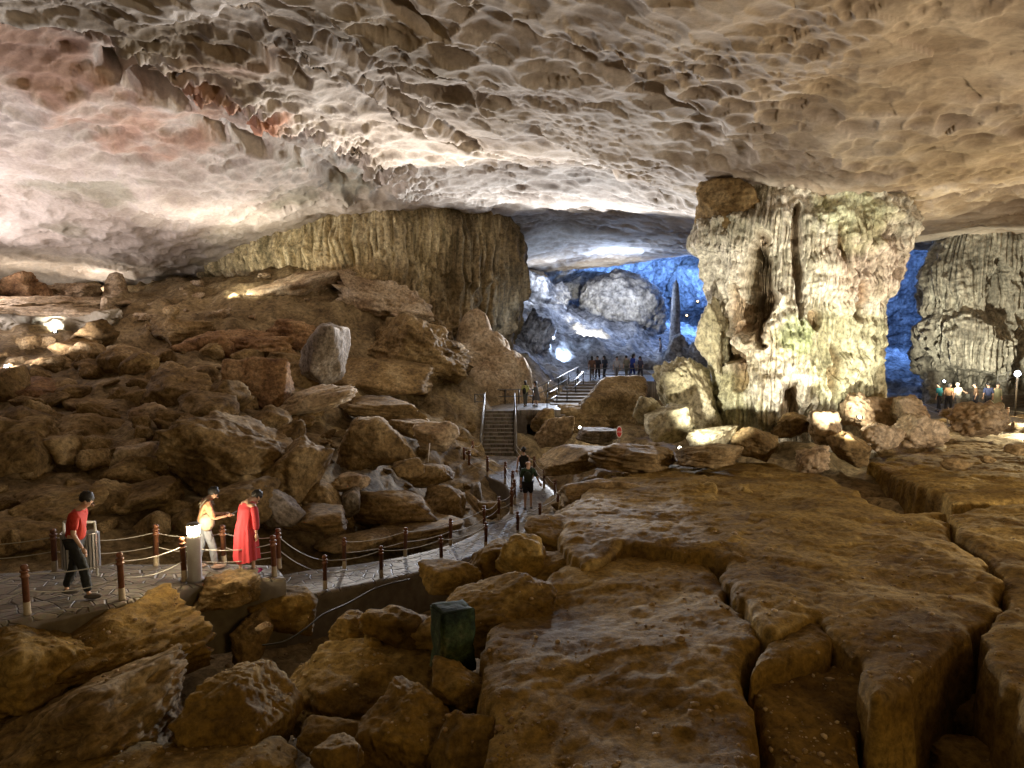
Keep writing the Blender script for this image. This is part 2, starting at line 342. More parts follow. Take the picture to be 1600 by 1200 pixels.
# ---- pale calcite crust over the floor of the far chamber
m_ = (y > 53) & (y < 118) & (x > -8) & (x < 62); f_ = grid_faces(nr, nc); f_ = f_[m_[f_].all(1)]; us_ = np.unique(f_); mp_ = -np.ones(len(x), int); mp_[us_] = np.arange(len(us_)); v_ = np.stack([x, y, z], 1)[us_]
v_[:, 2] += 0.25 + 0.9 * fbm(v_ / 3.2, 5, 131, 0.55, ridged=True) * sstep(53, 60, v_[:, 1]) * np.where((v_[:, 0] > 3) & (v_[:, 0] < 15) & (v_[:, 1] < 60.5), 0.0, 1.0) - 0.19
struct(link('far_chamber_floor', mesh_np('far_chamber_floor', v_, mp_[f_]), M['far']))
# ---- ceiling
def CP(px, py, D): return tuple(P(px, py, D))
ceil_pts = [CP(*a) for a in [
 (1600, 0, 14), (1200, 0, 15), (800, 0, 16), (400, 0, 17), (0, 0, 18), (2000, 100, 16), (-400, 100, 20), (1600, 200, 21.5), (1600, 300, 30), (1600, 362, 41), (1750, 350, 38),
 (1450, 343, 33), (1300, 318, 28.0), (1370, 332, 30), (1200, 150, 20), (1150, 265, 27), (1000, 200, 24), (800, 150, 22.5), (800, 240, 30), (900, 285, 37), (1000, 330, 44), (800, 320, 46), (700, 325, 45), (1060, 370, 58), (900, 350, 58),
 (0, 150, 24), (200, 180, 27), (400, 200, 29), (0, 300, 34), (0, 380, 41), (-200, 380, 40), (120, 405, 45), (200, 420, 47.5), (300, 415, 49), (0, 436, 48), (120, 445, 51), (250, 452, 53), (340, 440, 54), (0, 540, 58), (150, 540, 60), (300, 540, 62), (400, 380, 48.5), (500, 355, 48), (580, 342, 47), (640, 332, 46),
 (300, 320, 37), (450, 290, 36), (600, 290, 39), (200, 300, 35), (740, 335, 48), (820, 398, 66), (950, 398, 72), (840, 426, 82), (1010, 405, 84), (1080, 378, 86)]]
ceil_pts += [(0, 0, CAMZ + 7.5), (-14, 2, CAMZ + 7), (14, 2, CAMZ + 6.0), (0, -12, CAMZ + 7), (40, 20, CAMZ + 4), (40, 60, CAMZ + 6), (-50, 40, CAMZ + 3), (-30, 70, CAMZ + 4), (24, 100, CAMZ + 18), (40, 100, CAMZ + 18), (0, 100, CAMZ + 8), (56, 75, CAMZ + 12)]
x, y, nr, nc = polar(-38, 38, 960, 7.0, 125, 720)
z = rbf(ceil_pts, x, y, 0.01)
# great slanting ledges in the ceiling, running from upper left towards the column
def poly_dist(x, y, pts):
    d = np.full(len(x), 1e9); sd = np.zeros(len(x)); tt = np.zeros(len(x)); n = len(pts) - 1
    for k in range(n):
        ax, ay = pts[k][0], pts[k][1]; bx, by = pts[k + 1][0] - ax, pts[k + 1][1] - ay; L2 = bx * bx + by * by
        t = np.clip(((x - ax) * bx + (y - ay) * by) / L2, 0, 1); ex = x - ax - t * bx; ey = y - ay - t * by; e = np.hypot(ex, ey)
        m = e < d; d = np.where(m, e, d); sd = np.where(m, np.sign(bx * ey - by * ex), sd); tt = np.where(m, (k + t) / n, tt)
    return d, sd, tt
base = np.stack([x, y, z], 1)
wx = x + 1.3 * vnoise(base / 2.6, 50) + 0.5 * vnoise(base / 0.9, 53); wy = y + 1.3 * vnoise(base / 2.6, 51) + 0.5 * vnoise(base / 0.9, 54)
def ledge(pts, h, w, fade=0.12):
    d, sd, tt = poly_dist(wx, wy, [CP(*a) for a in pts]); s = d * sd
    env = sstep(0, fade, tt) * sstep(1, 1 - fade, tt)
    return h * env * sstep(-0.15 * w, 0.15 * w, s) * np.exp(-np.maximum(s, 0) / (w * 2.5)), env * np.exp(-(d / w) ** 2), d
L1, band, d1 = ledge([(150, 60, 20), (200, 130, 24.5), (330, 160, 26.5), (470, 230, 31), (600, 285, 38), (640, 325, 45)], -2.0, 1.7)
L2, _, _ = ledge([(400, 20, 17), (560, 75, 19.5), (760, 175, 25), (960, 240, 31), (1080, 300, 40)], -0.7, 1.6)
L3, _, _ = ledge([(640, 0, 15.5), (860, 60, 18), (1080, 170, 22), (1180, 255, 27)], -0.45, 1.5)
L4, _, _ = ledge([(-100, 20, 17), (0, 80, 20), (130, 110, 23), (200, 200, 27.5)], -0.6, 1.5)
L5, _, _ = ledge([(300, 40, 18), (450, 95, 21), (600, 190, 28), (760, 250, 34)], -0.6, 1.0)
z = z - (L1 + L2 + L3 + L4 + L5)
slope = 0.35 * fbm(base / 6.5, 3, 60)
z = z + slope * np.clip(dist.mean() / 30, 0.6, 1)
V = np.stack([x, y, z], 1).reshape(nr, nc, 3)
def grid_normals(V):
    du = np.gradient(V, axis=1); dv = np.gradient(V, axis=0); n = np.cross(du, dv); n /= np.linalg.norm(n, axis=2, keepdims=True) + 1e-9; return n
Nn = grid_normals(V).reshape(-1, 3); Nn *= np.where(Nn[:, 2:3] > 0, -1, 1)          # pointing down into the cave
pts = V.reshape(-1, 3)
warp = 0.28 * np.stack([vnoise(pts / 1.1, 61), vnoise(pts / 1.1, 62), vnoise(pts / 1.1, 63)], 1)
rot = rad(-38); qx = pts[:, 0] * math.cos(rot) - pts[:, 1] * math.sin(rot); qy = pts[:, 0] * math.sin(rot) + pts[:, 1] * math.cos(rot)
g = np.stack([qx / 0.95, qy / 0.78, pts[:, 2] / 0.8], 1) + warp
f1, f2, cid = worley(g, 21)
rr = 0.50 + 0.42 * cid                                                       # pockets of many sizes: where they touch, crests stay between them
pit = np.clip(1 - (f1 / rr) ** 2, 0, 1) ** 0.8
deep = 0.16 + 0.34 * ((cid * 7.3) % 1.0)
web = sstep(-0.35, 0.45, vnoise(pts / 6.5, 70))                                # crowded pockets in some areas, shallow and sparse in others
mask = 0.35 + 0.75 * web
g2 = np.stack([qx / 0.46, qy / 0.34, pts[:, 2] / 0.4], 1) + warp * 2
e1, e2, c2 = worley(g2, 33)
m2 = sstep(-0.25, 0.35, vnoise(pts / 4.0 + 9, 72))
pit2 = np.clip(1 - (e1 / (0.45 + 0.4 * c2)) ** 2, 0, 1)
g3 = np.stack([qx / 2.1, qy / 1.5, pts[:, 2] / 1.4], 1) + warp * 0.6
h1, h2, c3 = worley(g3, 37); pit3 = np.clip(1 - (h1 / (0.4 + 0.3 * c3)) ** 2, 0, 1) * (c3 > 0.35)
leftw = sstep(4, -10, pts[:, 0])                                               # the left wall is smoother
mask = np.maximum(mask, 0.85 * leftw)
disp = -(1 + 0.1 * leftw) * (mask * pit * deep * 0.52 + 0.07 * m2 * pit2 + 0.15 * pit3)
disp += 0.16 * fbm(pts / np.array([2.6, 2.6, 1.2]), 4, 84) * (0.4 + 0.6 * leftw)
pxl, pyl = to_px(pts); wbl = 0.35 * fbm(pts / 0.9, 4, 87)
for (hx, hy, ra_, rb_, dp_) in [(215, 118, 62, 20, 1.6), (262, 150, 40, 14, 1.2), (330, 208, 34, 12, 1.1), (385, 222, 40, 12, 1.2), (425, 95, 70, 14, 0.9), (560, 100, 80, 16, 0.9), (500, 262, 50, 12, 0.9), (615, 160, 70, 14, 0.8), (700, 210, 60, 12, 0.7), (650, 40, 60, 12, 0.7)]:
    ca, sa = math.cos(rad(30)), math.sin(rad(30)); ex = ((pxl - hx) * ca + (pyl - hy) * sa) / ra_; ey = (-(pxl - hx) * sa + (pyl - hy) * ca) / rb_; disp -= 0.6 * dp_ * sstep(1.25, 0.7, np.hypot(ex, ey) + wbl)
disp += band * (1.2 * (fbm(pts / 0.9, 5, 80, ridged=True) - 0.55)) + 0.05 * fbm(pts / 1.3, 3, 81)
pts = pts + Nn * disp[:, None]
# intrinsic stains: cream, iron red, grey-green algae, brown; then pocket shade painted in
tint = np.ones((len(pts), 3)); n1 = fbm(pts / 3.0, 4, 90); n2 = fbm(pts / 1.4, 4, 92)
def stain(tint, anchors, col, r, thr=0.0, soft=0.3, noise=None):
    d = np.full(len(pts), 1e9)
    for a in anchors:
        c = np.array(P(*a[:3])); e = (pts - c) / a[3]; d = np.minimum(d, np.sqrt((e ** 2).sum(1)))
    m = sstep(1.15, 0.35, d + 0.55 * (n2 if noise is None else noise) + 0.3 * n1)[:, None] * r
    return tint * (1 - m) + np.array(col) * m
tint = stain(tint, [(20, 110, 23, 3.2), (90, 150, 25, 3.0), (170, 190, 27, 3.0), (260, 240, 31, 2.8), (350, 130, 24, 2.2), (330, 185, 28, 2.2), (420, 215, 30, 1.6)], (0.88, 0.58, 0.44), 0.75)
tint = stain(tint, [(300, 150, 26, 1.6), (350, 175, 27.5, 1.6), (400, 200, 29, 1.5), (440, 225, 31, 1.2)], (0.80, 0.42, 0.28), 0.9)
tint = stain(tint, [(200, 115, 24, 2.2), (270, 95, 22, 2.5), (380, 140, 25, 2.2), (320, 205, 29, 1.0), (470, 250, 32, 1.6), (540, 290, 36, 1.8), (370, 105, 22, 1.8)], (0.48, 0.42, 0.30), 0.85)
tint = stain(tint, [(100, 305, 35, 1.8), (170, 310, 36, 1.6), (110, 360, 40, 1.5), (500, 290, 37, 2.0), (560, 310, 41, 2.5), (470, 330, 41, 2.2), (230, 300, 35, 0.8)], (0.58, 0.62, 0.54), 0.8)
tint = stain(tint, [(1600, 0, 14, 7), (1300, 0, 14, 5), (1500, 150, 18, 5), (1600, 250, 24, 6)], (0.82, 0.72, 0.55), 0.8)
tint = stain(tint, [(600, 80, 19, 2.5), (680, 130, 22, 2.0), (760, 190, 26, 1.6)], (0.66, 0.60, 0.46), 0.7)
tint *= (1 + 0.22 * np.clip(n1, -1, 1))[:, None]
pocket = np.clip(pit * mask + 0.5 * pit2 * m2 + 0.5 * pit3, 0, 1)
tint *= (1 - 0.48 * pocket * (1 - 0.75 * leftw))[:, None] ** np.array([0.9, 1.05, 1.2])             # brown clay plus shade painted into the pockets
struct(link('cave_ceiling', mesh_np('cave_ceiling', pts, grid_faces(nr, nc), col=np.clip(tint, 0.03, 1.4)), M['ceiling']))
# ---- back wall of the far chamber: a curved, leaning, streaked wall
def wall_sheet(name, plan, z0, z1, nu, nv, lean, amp, m, seed, sc=4.0):
    plan = np.array(plan, float); seg = np.r_[0, np.cumsum(np.hypot(*np.diff(plan[:, :2], axis=0).T))]
    s = np.linspace(0, seg[-1], nu); X = np.interp(s, seg, plan[:, 0]); Y = np.interp(s, seg, plan[:, 1])
    T = np.linspace(0, 1, nv); XX = np.repeat(X[None], nv, 0); YY = np.repeat(Y[None], nv, 0); ZZ = np.repeat((z0 + (z1 - z0) * T)[:, None], nu, 1)
    YY = YY + lean * T[:, None] ** 1.5
    V = np.stack([XX, YY, ZZ], -1); n = grid_normals(V).reshape(-1, 3); n *= np.where(n[:, 1:2] > 0, -1, 1); v = V.reshape(-1, 3)
    q = np.stack([v[:, 0] * 0.75 + v[:, 2] * 0.65, v[:, 1], (v[:, 2] * 0.75 - v[:, 0] * 0.65) * 2.6], 1)
    v = v + n * (amp * fbm(q / sc, 6, seed, 0.55) + 0.4 * amp * fbm(q / sc * 1.7, 4, seed + 5, ridged=True))[:, None]
    return struct(link(name, mesh_np(name, v, grid_faces(nv, nu)), m))
wall_sheet('cave_back_wall', [P(560, 500, 62)[:2], P(800, 500, 88)[:2], P(950, 500, 100)[:2], P(1150, 500, 112)[:2], P(1400, 500, 112)[:2], P(1600, 500, 95)[:2], P(1800, 500, 50)[:2]], 0, 30, 520, 260, -12, 1.6, M['far'], 101, 5.0)
# ================================================================== rocks
_ico = {}
def ico(sub):
    if sub in _ico: return _ico[sub]
    bm = bmesh.new(); bmesh.ops.create_icosphere(bm, subdivisions=sub, radius=1.0)
    v = np.array([a.co[:] for a in bm.verts]); f = np.array([[b.index for b in a.verts] for a in bm.faces]); bm.free()
    v /= np.linalg.norm(v, axis=1, keepdims=True); _ico[sub] = (v, f); return _ico[sub]
def rock_mesh(name, dims, seed, sub=5, sharp=26, planes=16, rough=0.10, strata=0.055, knobby=0.0, axes=True):
    """an irregular, faceted, weathered rock; dims = half sizes (metres)"""
    rs = np.random.RandomState(seed); d, f = ico(sub)
    n = rs.normal(size=(planes, 3)); n /= np.linalg.norm(n, axis=1, keepdims=True)
    h = rs.uniform(0.62, 1.0, planes)
    if axes: n = np.vstack([n, np.eye(3), -np.eye(3)]); h = np.r_[h, rs.uniform(0.9, 1.0, 6)]
    else: n = np.vstack([n, ico(2)[0]]); h = np.r_[h, np.ones(len(ico(2)[0]))]
    dot = np.maximum(d @ n.T, 0) / h; r = (dot ** sharp).sum(1) ** (-1.0 / sharp)
    off = rs.uniform(-50, 50, 3); q = d * r[:, None]
    dm = np.array(dims); size = dm.mean(); w = q * dm                     # world-sized coordinates keep detail the same scale on every rock
    k = 1.0 / max(size, 0.3)
    r = r * (1 + rough * (1.1 * fbm(q * 1.3 + off, 3, seed) + 0.9 * fbm(q * 3.1 + off, 5, seed + 3, 0.55, ridged=True) - 0.5 * 0.9))
    lay = q * np.array([1.2, 1.2, 7.0]) + off + 0.8 * fbm(q * 1.1 + off, 2, seed + 9)[:, None]
    r = r * (1 + strata * fbm(lay, 4, seed + 6))
    r = r * (1 + 0.35 * rough * fbm(q * 7 + off, 4, seed + 12, 0.65))
    if knobby:
        f1, f2, c = worley(q * 3.6 + off + 0.3 * vnoise(q * 4 + off, 2)[:, None], seed); r = r * (1 + knobby * (0.5 - np.clip(f1, 0, 1)) * (0.5 + c))
        f1, f2, c = worley(q * 9 + off, seed + 1); r = r * (1 + knobby * 0.35 * (0.5 - np.clip(f1, 0, 1)))
    v = d * r[:, None]; v = v / np.abs(v).max(0) * dm
    return mesh_np(name, v, f)
def rock(px, py, w, h, D, tilt, seed, m, label, df=0.9, name='boulder', cat='boulder', yaw=None, **kw):
    k = D / FPX; hw, hz = w * k / 2, h * k / 2 * 1.12; rs = random.Random(seed)
    sub = kw.pop('sub', 6 if w * h > 24000 else (5 if w * h > 1500 else 4))
    me = rock_mesh(name, (hw, max(hw, hz) * df, hz), seed, sub, **kw)
    o = link(name, me, M[m] if isinstance(m, str) else m, None, P(px, py + h * 0.06, D))
    o.rotation_euler = (0, rad(-tilt), rad(rs.uniform(-14, 14) if yaw is None else yaw))
    return tag(o, label, cat)
R = rock
# ---- foreground, bottom of the picture (all brown, dimly lit)
R(370, 1125, 172, 200, 9.2, 0, 11, 'ochre', 'tall rounded upright boulder with a wrinkled crown standing in the dark pit at bottom left')
R(555, 1085, 330, 150, 10.8, -4, 12, 'ochre', 'broad flat-topped boulder with a dark undercut front, right of the tall upright boulder', rough=0.12)
R(650, 1145, 165, 190, 8.8, 12, 13, 'ochre', 'smooth brown boulder leaning against the broad undercut boulder at bottom centre')
R(745, 1170, 150, 150, 8.2, 20, 14, 'ochre', 'wedge shaped boulder at the bottom edge beside the huge tilted slab')
R(716, 1075, 112, 74, 9.4, -14, 15, 'ochre', 'small rounded boulder directly below the green mossy block')
R(528, 1185, 96, 64, 7.8, 8, 16, 'ochre', 'pale topped boulder at the bottom edge right of the tall upright boulder')
R(520, 1145, 130, 60, 9.0, -6, 17, 'ochre', 'low dark rock under the shadow of the undercut boulder')
R(632, 985, 122, 84, 11.6, -3, 18, 'ochre', 'cream fronted boulder touching the left side of the green mossy block')
R(548, 980, 80, 46, 11.8, 2, 19, 'ochre', 'flat rock left of the cream fronted boulder by the green block')
R(580, 1008, 38, 40, 11.2, 0, 20, 'ochre', 'little square stone wedged under the cream fronted boulder')
R(765, 950, 230, 108, 11.8, 14, 21, 'ochre', 'long sloping boulder behind the green mossy block')
R(702, 905, 112, 50, 13.8, 2, 22, 'ochre', 'flat grey brown rock lying against the walkway wall below the third near post')
R(775, 872, 92, 58, 14.8, 0, 23, 'ochre', 'low grey rock beside the walkway left of the curled boulder')
R(822, 872, 100, 84, 14.2, -8, 24, 'ochre', 'curled knobbly boulder with a hollow in its top, beside the walkway')
R(888, 842, 150, 66, 16.0, -8, 25, 'ochre', 'long rounded boulder at the outside of the walkway bend')
R(880, 890, 130, 50, 14.2, 10, 26, 'ochre', 'low ridge of rock between the curled boulder and the huge tilted slab')
R(438, 946, 122, 60, 13.3, -3, 27, 'ochre', 'square cut ledge of rock jutting out below the woman in red')
R(395, 995, 60, 80, 12.6, 10, 28, 'brown', 'narrow upright rock in the dark cleft under the walkway')
R(412, 981, 28, 18, 12.2, 0, 29, 'tan', 'small pale round stone in the cleft below the square cut ledge', sub=4)
R(150, 1022, 370, 124, 10.9, 13, 30, 'ochre', 'big sloping rock lit along its crest below the near edge of the walkway', strata=0.05, rough=0.12)
R(40, 1040, 260, 150, 10.2, 8, 31, 'ochre', 'smooth brown rock face below the walkway at the left edge of the picture')
R(150, 1115, 400, 150, 9.6, 22, 32, 'brown', 'dark layered rock sloping down into the pit at bottom left', strata=0.07, rough=0.14)
R(350, 925, 110, 56, 12.6, 2, 33, 'brown', 'ragged ledge of broken rock just under the lamp bollard', strata=0.14, rough=0.16)
R(330, 1200, 280, 70, 8.2, -4, 34, 'ochre', 'flat rock along the bottom edge in front of the tall upright boulder')
R(130, 1210, 260, 60, 8.0, 4, 35, 'ochre', 'flat rock in the bottom left corner')
R(1500, 1140, 175, 150, 9.4, 8, 36, 'ochre', 'angular boulder with a grey mossy top at the bottom right', sub=6)
R(1590, 1120, 90, 140, 9.8, -20, 37, 'ochre', 'ribbed boulder at the right edge behind the grey topped boulder')
R(1560, 1195, 200, 50, 8.2, 0, 38, 'ochre', 'flat rock in the bottom right corner')
# ---- rubble behind the walkway, left
R(32, 728, 105, 120, 20, -18, 40, 'brown', 'pointed rock with a grey lower corner at the left edge above the man in red')
R(118, 690, 170, 96, 23, -8, 41, 'brown', 'long brown boulder behind the pointed rock at the left edge')
R(62, 618, 140, 56, 27, -3, 42, 'red', 'flat topped rock with a white calcite streak down its front near the left edge', strata=0.1)
R(282, 612, 140, 104, 27, -10, 43, 'brown', 'largest angular boulder in the middle of the rubble slope')
R(408, 598, 112, 84, 28.5, -4, 44, 'red', 'squarish reddish boulder with grey streaks below the grey slab')
R(503, 553, 70, 98, 32, -6, 245, 'grey', 'upright blue grey calcite slab at the top of the rubble slope', rough=0.08)
R(214, 722, 76, 62, 21, 5, 46, 'tan', 'pale brown boulder in the rubble above the man in red')
R(222, 775, 124, 46, 19, 14, 47, 'brown', 'long low rock slanting up towards the peach shirted woman')
R(372, 712, 235, 130, 21, -4, 48, 'brown', 'huge brown rock mass behind the two women on the walkway', rough=0.13)
R(462, 730, 100, 112, 20.6, -20, 49, 'brown', 'drooping right end of the huge rock mass with a grey tip')
R(302, 685, 66, 84, 22.5, 12, 50, 'brown', 'spiky upright rock on top of the huge rock mass', strata=0.12, rough=0.16)
R(450, 680, 62, 46, 23, 6, 51, 'brown', 'knob of rock with a grey edge beside the brown recess')
R(584, 688, 122, 80, 25, 4, 52, 'brown', 'large rounded boulder overhanging a dark hollow in the middle left')
R(683, 676, 80, 50, 27, -6, 53, 'tan', 'pale boulder with grey patches left of the stairs')
R(640, 665, 80, 30, 28.5, -8, 54, 'brown', 'low rock between the overhanging boulder and the pale boulder')
R(672, 739, 92, 38, 25.5, -2, 55, 'brown', 'flat oval rock left of the small walkway platform')
R(640, 728, 60, 28, 23.5, 2, 56, 'brown', 'small rock tucked behind the flat oval rock')
R(545, 752, 70, 30, 21.5, 3, 57, 'tan', 'low rock with a white edge below the overhanging boulder')
R(432, 792, 84, 46, 18.4, -38, 58, 'grey', 'slanting grey slab leaning down behind the woman in red', rough=0.06, name='rock_slab', cat='rock slab')
R(492, 812, 112, 32, 18.6, -2, 59, 'brown', 'flat dark slab lying across the foot of the slanting grey slab', rough=0.06, name='rock_slab', cat='rock slab')
R(498, 778, 92, 52, 20.4, -8, 60, 'brown', 'grey shouldered rock behind the flat dark slab')
R(548, 784, 40, 48, 20.8, -24, 61, 'grey', 'pointed grey rock between the flat dark slab and the long boulder')
R(618, 794, 170, 58, 22.2, -4, 62, 'brown', 'long boulder behind the walkway left of the broken plank rock')
R(700, 786, 84, 56, 24.0, 2, 63, 'brown', 'square shouldered boulder at the right end of the long boulder')
R(640, 828, 180, 30, 21.4, 5, 64, 'brown', 'flat wide rock just behind the far rail of the walkway')
R(556, 846, 120, 28, 19.6, 4, 65, 'brown', 'low sloping rock behind the far rail near the woman in red')
R(742, 786, 62, 13, 25.0, -44, 66, 'tan', 'thin slanting broken rock like a plank under the small walkway platform', rough=0.05, name='rock_slab', cat='rock slab', df=0.3)
R(745, 770, 18, 34, 25.5, 6, 67, 'grey', 'little grey stump beside the thin slanting rock')
R(764, 796, 40, 30, 25.2, 0, 68, 'brown', 'rounded stone under the rope left of the walkway bend')
R(490, 625, 140, 40, 28.5, 16, 69, 'tan', 'low slab rising to the right below the upright grey slab', strata=0.1, name='rock_slab', cat='rock slab')
R(596, 640, 150, 36, 30.5, -5, 70, 'brown', 'wide flat ledge of rock above the overhanging boulder', strata=0.12)
R(170, 640, 130, 42, 26, -14, 71, 'brown', 'low slanting rock left of the largest angular boulder')
R(60, 665, 120, 36, 24.5, 0, 72, 'brown', 'low dark rock under the flat topped rock at the left')
R(240, 655, 70, 56, 24, 18, 73, 'tan', 'jagged pale rock in front of the largest angular boulder')
R(140, 552, 70, 52, 33, 4, 74, 'brown', 'peaked rock at the head of the rubble below the pale left wall')
R(75, 575, 130, 50, 32, 8, 75, 'brown', 'brown hump of rock beside the bluish lamp at the left edge')
R(215, 575, 120, 66, 32, -6, 76, 'brown', 'lumpy brown rock right of the peaked rock')
R(275, 520, 110, 46, 36, -4, 77, 'brown', 'layered rock carrying the stalagmite with a round knob', strata=0.14)
R(330, 545, 110, 62, 35, 3, 78, 'red', 'reddish broken rock in the middle of the upper slope', rough=0.16)
R(400, 535, 130, 60, 36, 2, 79, 'red', 'wide reddish rock shelf under the tan slope', rough=0.16, strata=0.12)
R(460, 520, 90, 44, 37, -3, 80, 'red', 'right end of the reddish rock shelf with a small lamp on it', rough=0.15)
R(360, 790, 150, 70, 18.2, 10, 81, 'brown', 'shadowed rock directly behind the head of the peach shirted woman')
R(90, 790, 170, 56, 18, 4, 82, 'brown', 'low rock behind the head of the man in red')
R(40, 840, 150, 60, 16.5, -3, 83, 'brown', 'dark rock behind the far rope at the left edge')
# ---- centre and right, between walkway and column
R(1010, 800, 76, 56, 18.6, 8, 90, 'brown', 'rounded boulder left of the rock with a black gap')
R(1088, 782, 76, 72, 19.5, 4, 91, 'ochre', 'round lumpy boulder beside the square black gap right of centre')
R(1160, 778, 70, 50, 20, 0, 92, 'ochre', 'flat topped rock on the right of the square black gap')
R(940, 770, 150, 50, 20.5, 4, 93, 'brown', 'long low rock right of the walkway bend')
R(912, 800, 100, 40, 18.5, 6, 94, 'brown', 'low rock touching the outer posts of the walkway bend')
R(905, 712, 130, 34, 27, 10, 95, 'brown', 'low sloping rock beside the two people walking away')
R(985, 712, 150, 36, 24, -4, 96, 'brown', 'layered rock ledge behind the small red sign', strata=0.14)
R(1100, 712, 120, 40, 23.2, 2, 97, 'brown', 'dark layered rock ledge in front of the column', strata=0.14)
R(868, 672, 72, 52, 32.5, 6, 98, 'tan', 'rough crumpled boulder right of the dark doorway', rough=0.17)
R(930, 678, 76, 26, 31.5, -4, 99, 'grey', 'grey rock lit white by the small lamp right of the rough boulder')
R(955, 627, 124, 96, 41.6, -3, 100, 'brown', 'big square brown rock block standing in front of the far group of people', rough=0.05, sharp=16, strata=0.07, planes=6, yaw=4)
R(1050, 658, 84, 58, 26.2, 6, 101, 'pillarrock', 'pale round boulder at the left foot of the great column')
R(1012, 640, 44, 40, 27, -20, 102, 'pillarrock', 'greenish angular stone left of the pale round boulder')
R(1105, 680, 90, 36, 25, 6, 103, 'pillarrock', 'brightly lit low rock at the foot of the great column')
R(1185, 692, 80, 44, 24.6, -14, 104, 'brown', 'brown rock in the shadow in front of the column foot')
R(1265, 716, 66, 50, 23.2, -6, 105, 'tan', 'rough pitted boulder nearest the viewer in front of the column', knobby=0.25)
R(1290, 668, 70, 64, 25, 4, 106, 'tan', 'tall lumpy rock under the right half of the column', knobby=0.2)
R(1240, 660, 60, 44, 26, 0, 107, 'brown', 'dark brown rock under the drapery fringe of the column', knobby=0.15)
R(1342, 640, 56, 56, 26.5, 8, 108, 'tan', 'knobbly rock lit white by a hidden lamp right of the column foot', knobby=0.25)
R(1375, 640, 76, 50, 28, -4, 109, 'tan', 'rounded brown rock at the right edge of the column foot')
R(1330, 700, 84, 46, 24, -18, 110, 'brown', 'rounded brown rock at the head of the dark crevice')
R(1375, 680, 60, 44, 25, 0, 111, 'tan', 'knobbly small rock between the crevice and the gap of blue light', knobby=0.25)
R(1425, 646, 62, 62, 27, 4, 112, 'tan', 'dark mossy rock with a lit right edge in front of the blue gap', knobby=0.15)
R(1432, 672, 90, 54, 25.5, -2, 113, 'tan', 'rough cauliflower rock below the gap of blue light', knobby=0.3)
R(1538, 655, 96, 56, 27.5, 2, 114, 'tan', 'big crumbly rock in front of the group of people at the right', knobby=0.3)
R(1492, 724, 50, 18, 22, 0, 115, 'brown', 'small low rock lying alone on the right hand slab')
R(1545, 718, 24, 14, 22.4, 0, 116, 'brown', 'tiny striped rock right of the small low rock on the slab')
R(1590, 700, 44, 14, 24, 0, 117, 'brown', 'flat stone at the right edge of the slab')
R(1490, 645, 50, 22, 31, 0, 118, 'tan', 'brightly lit rock pile at the feet of the group at the right', knobby=0.3)
# ---- far chamber
R(970, 478, 142, 116, 82, 0, 120, 'far', 'great pale dome of rock in the blue lit far chamber', rough=0.10, planes=3, axes=False, sub=6, knobby=0.06, strata=0.04, name='rock_dome', cat='rock dome')
R(905, 455, 110, 60, 90, 8, 121, 'far', 'pale rock ridge behind the left side of the great dome', rough=0.12)
R(845, 470, 90, 80, 76, -20, 122, 'far', 'jagged bluish rock slope left of the great dome', rough=0.2, strata=0.15, sub=6)
R(835, 440, 60, 40, 78, 0, 123, 'tan', 'tan rock under the bright white ceiling beside the brown curtain', rough=0.16)
R(828, 530, 70, 90, 60, -30, 124, 'far', 'greenish blue rock slope right behind the brown curtain', rough=0.2, strata=0.12, sub=6)
R(900, 545, 110, 66, 70, -6, 125, 'far', 'rough blue rock below the lamp in the far chamber', rough=0.2, strata=0.12)
R(960, 545, 120, 40, 76, 6, 126, 'far', 'low pale rock at the foot of the great dome', rough=0.12)
R(860, 590, 110, 50, 56, -24, 127, 'far', 'bluish sloping rock beside the upper stairs', rough=0.18, strata=0.1)
R(1060, 560, 60, 80, 66, 10, 128, 'far', 'dark blue rock under the far stalagmite', rough=0.2)
R(1100, 560, 70, 60, 64, 0, 129, 'far', 'rough blue rock right of the far stalagmite', rough=0.22, knobby=0.2)
R(1040, 620, 110, 50, 52, -12, 130, 'far', 'blue lit stony slope right of the square brown block', rough=0.2, knobby=0.2)
R(1005, 585, 24, 18, 57, 0, 131, 'far', 'small round rock by the rail in front of the far people')
R(1100, 440, 120, 90, 100, 35, 132, 'far', 'slanting blue rock face high on the far wall', rough=0.10)
R(900, 652, 110, 44, 41.0, -3, 134, 'brown', 'brown bank of rock under the upper steps beside the dark doorway', rough=0.12)
R(850, 655, 46, 36, 38.9, 4, 135, 'brown', 'rounded rock against the retaining wall right of the dark doorway')
# ---- small rubble: repeats nothing tells apart
def scatter(n, region, sz, grp, label, m, seed, name='small_rock'):
    rs = random.Random(seed); protos = []
    for k in range(n):
        px, py, D = region(rs); s = sz(rs) ; w = s * rs.uniform(0.9, 1.6); h = s * rs.uniform(0.55, 0.9); kx = D / FPX
        if k < 9:
            me = rock_mesh(name, (1, rs.uniform(0.7, 1), rs.uniform(0.5, 0.8)), seed * 31 + k, 4, rough=0.14, strata=0.07); protos.append(me); me.materials.append(M[m])
        o = link(name, protos[k % len(protos)], None, None, P(px, py, D)); r = w * kx / 2
        o.scale = (r, r * rs.uniform(0.7, 1), max(h * kx / 2 / 0.65, 0.03)); o.rotation_euler = (rad(rs.uniform(-12, 12)), rad(rs.uniform(-20, 20)), rs.uniform(0, 6.28))
        tag(o, label, 'rock', grp)
floor_obj = bpy.data.objects['cave_floor']
bpy.context.view_layer.update()
from mathutils.bvhtree import BVHTree
fm = floor_obj.data
vv = np.empty(len(fm.vertices) * 3, dtype=np.float32); fm.vertices.foreach_get('co', vv)
ff = np.empty(len(fm.polygons) * 4, dtype=np.int32); fm.loops.foreach_get('vertex_index', ff)
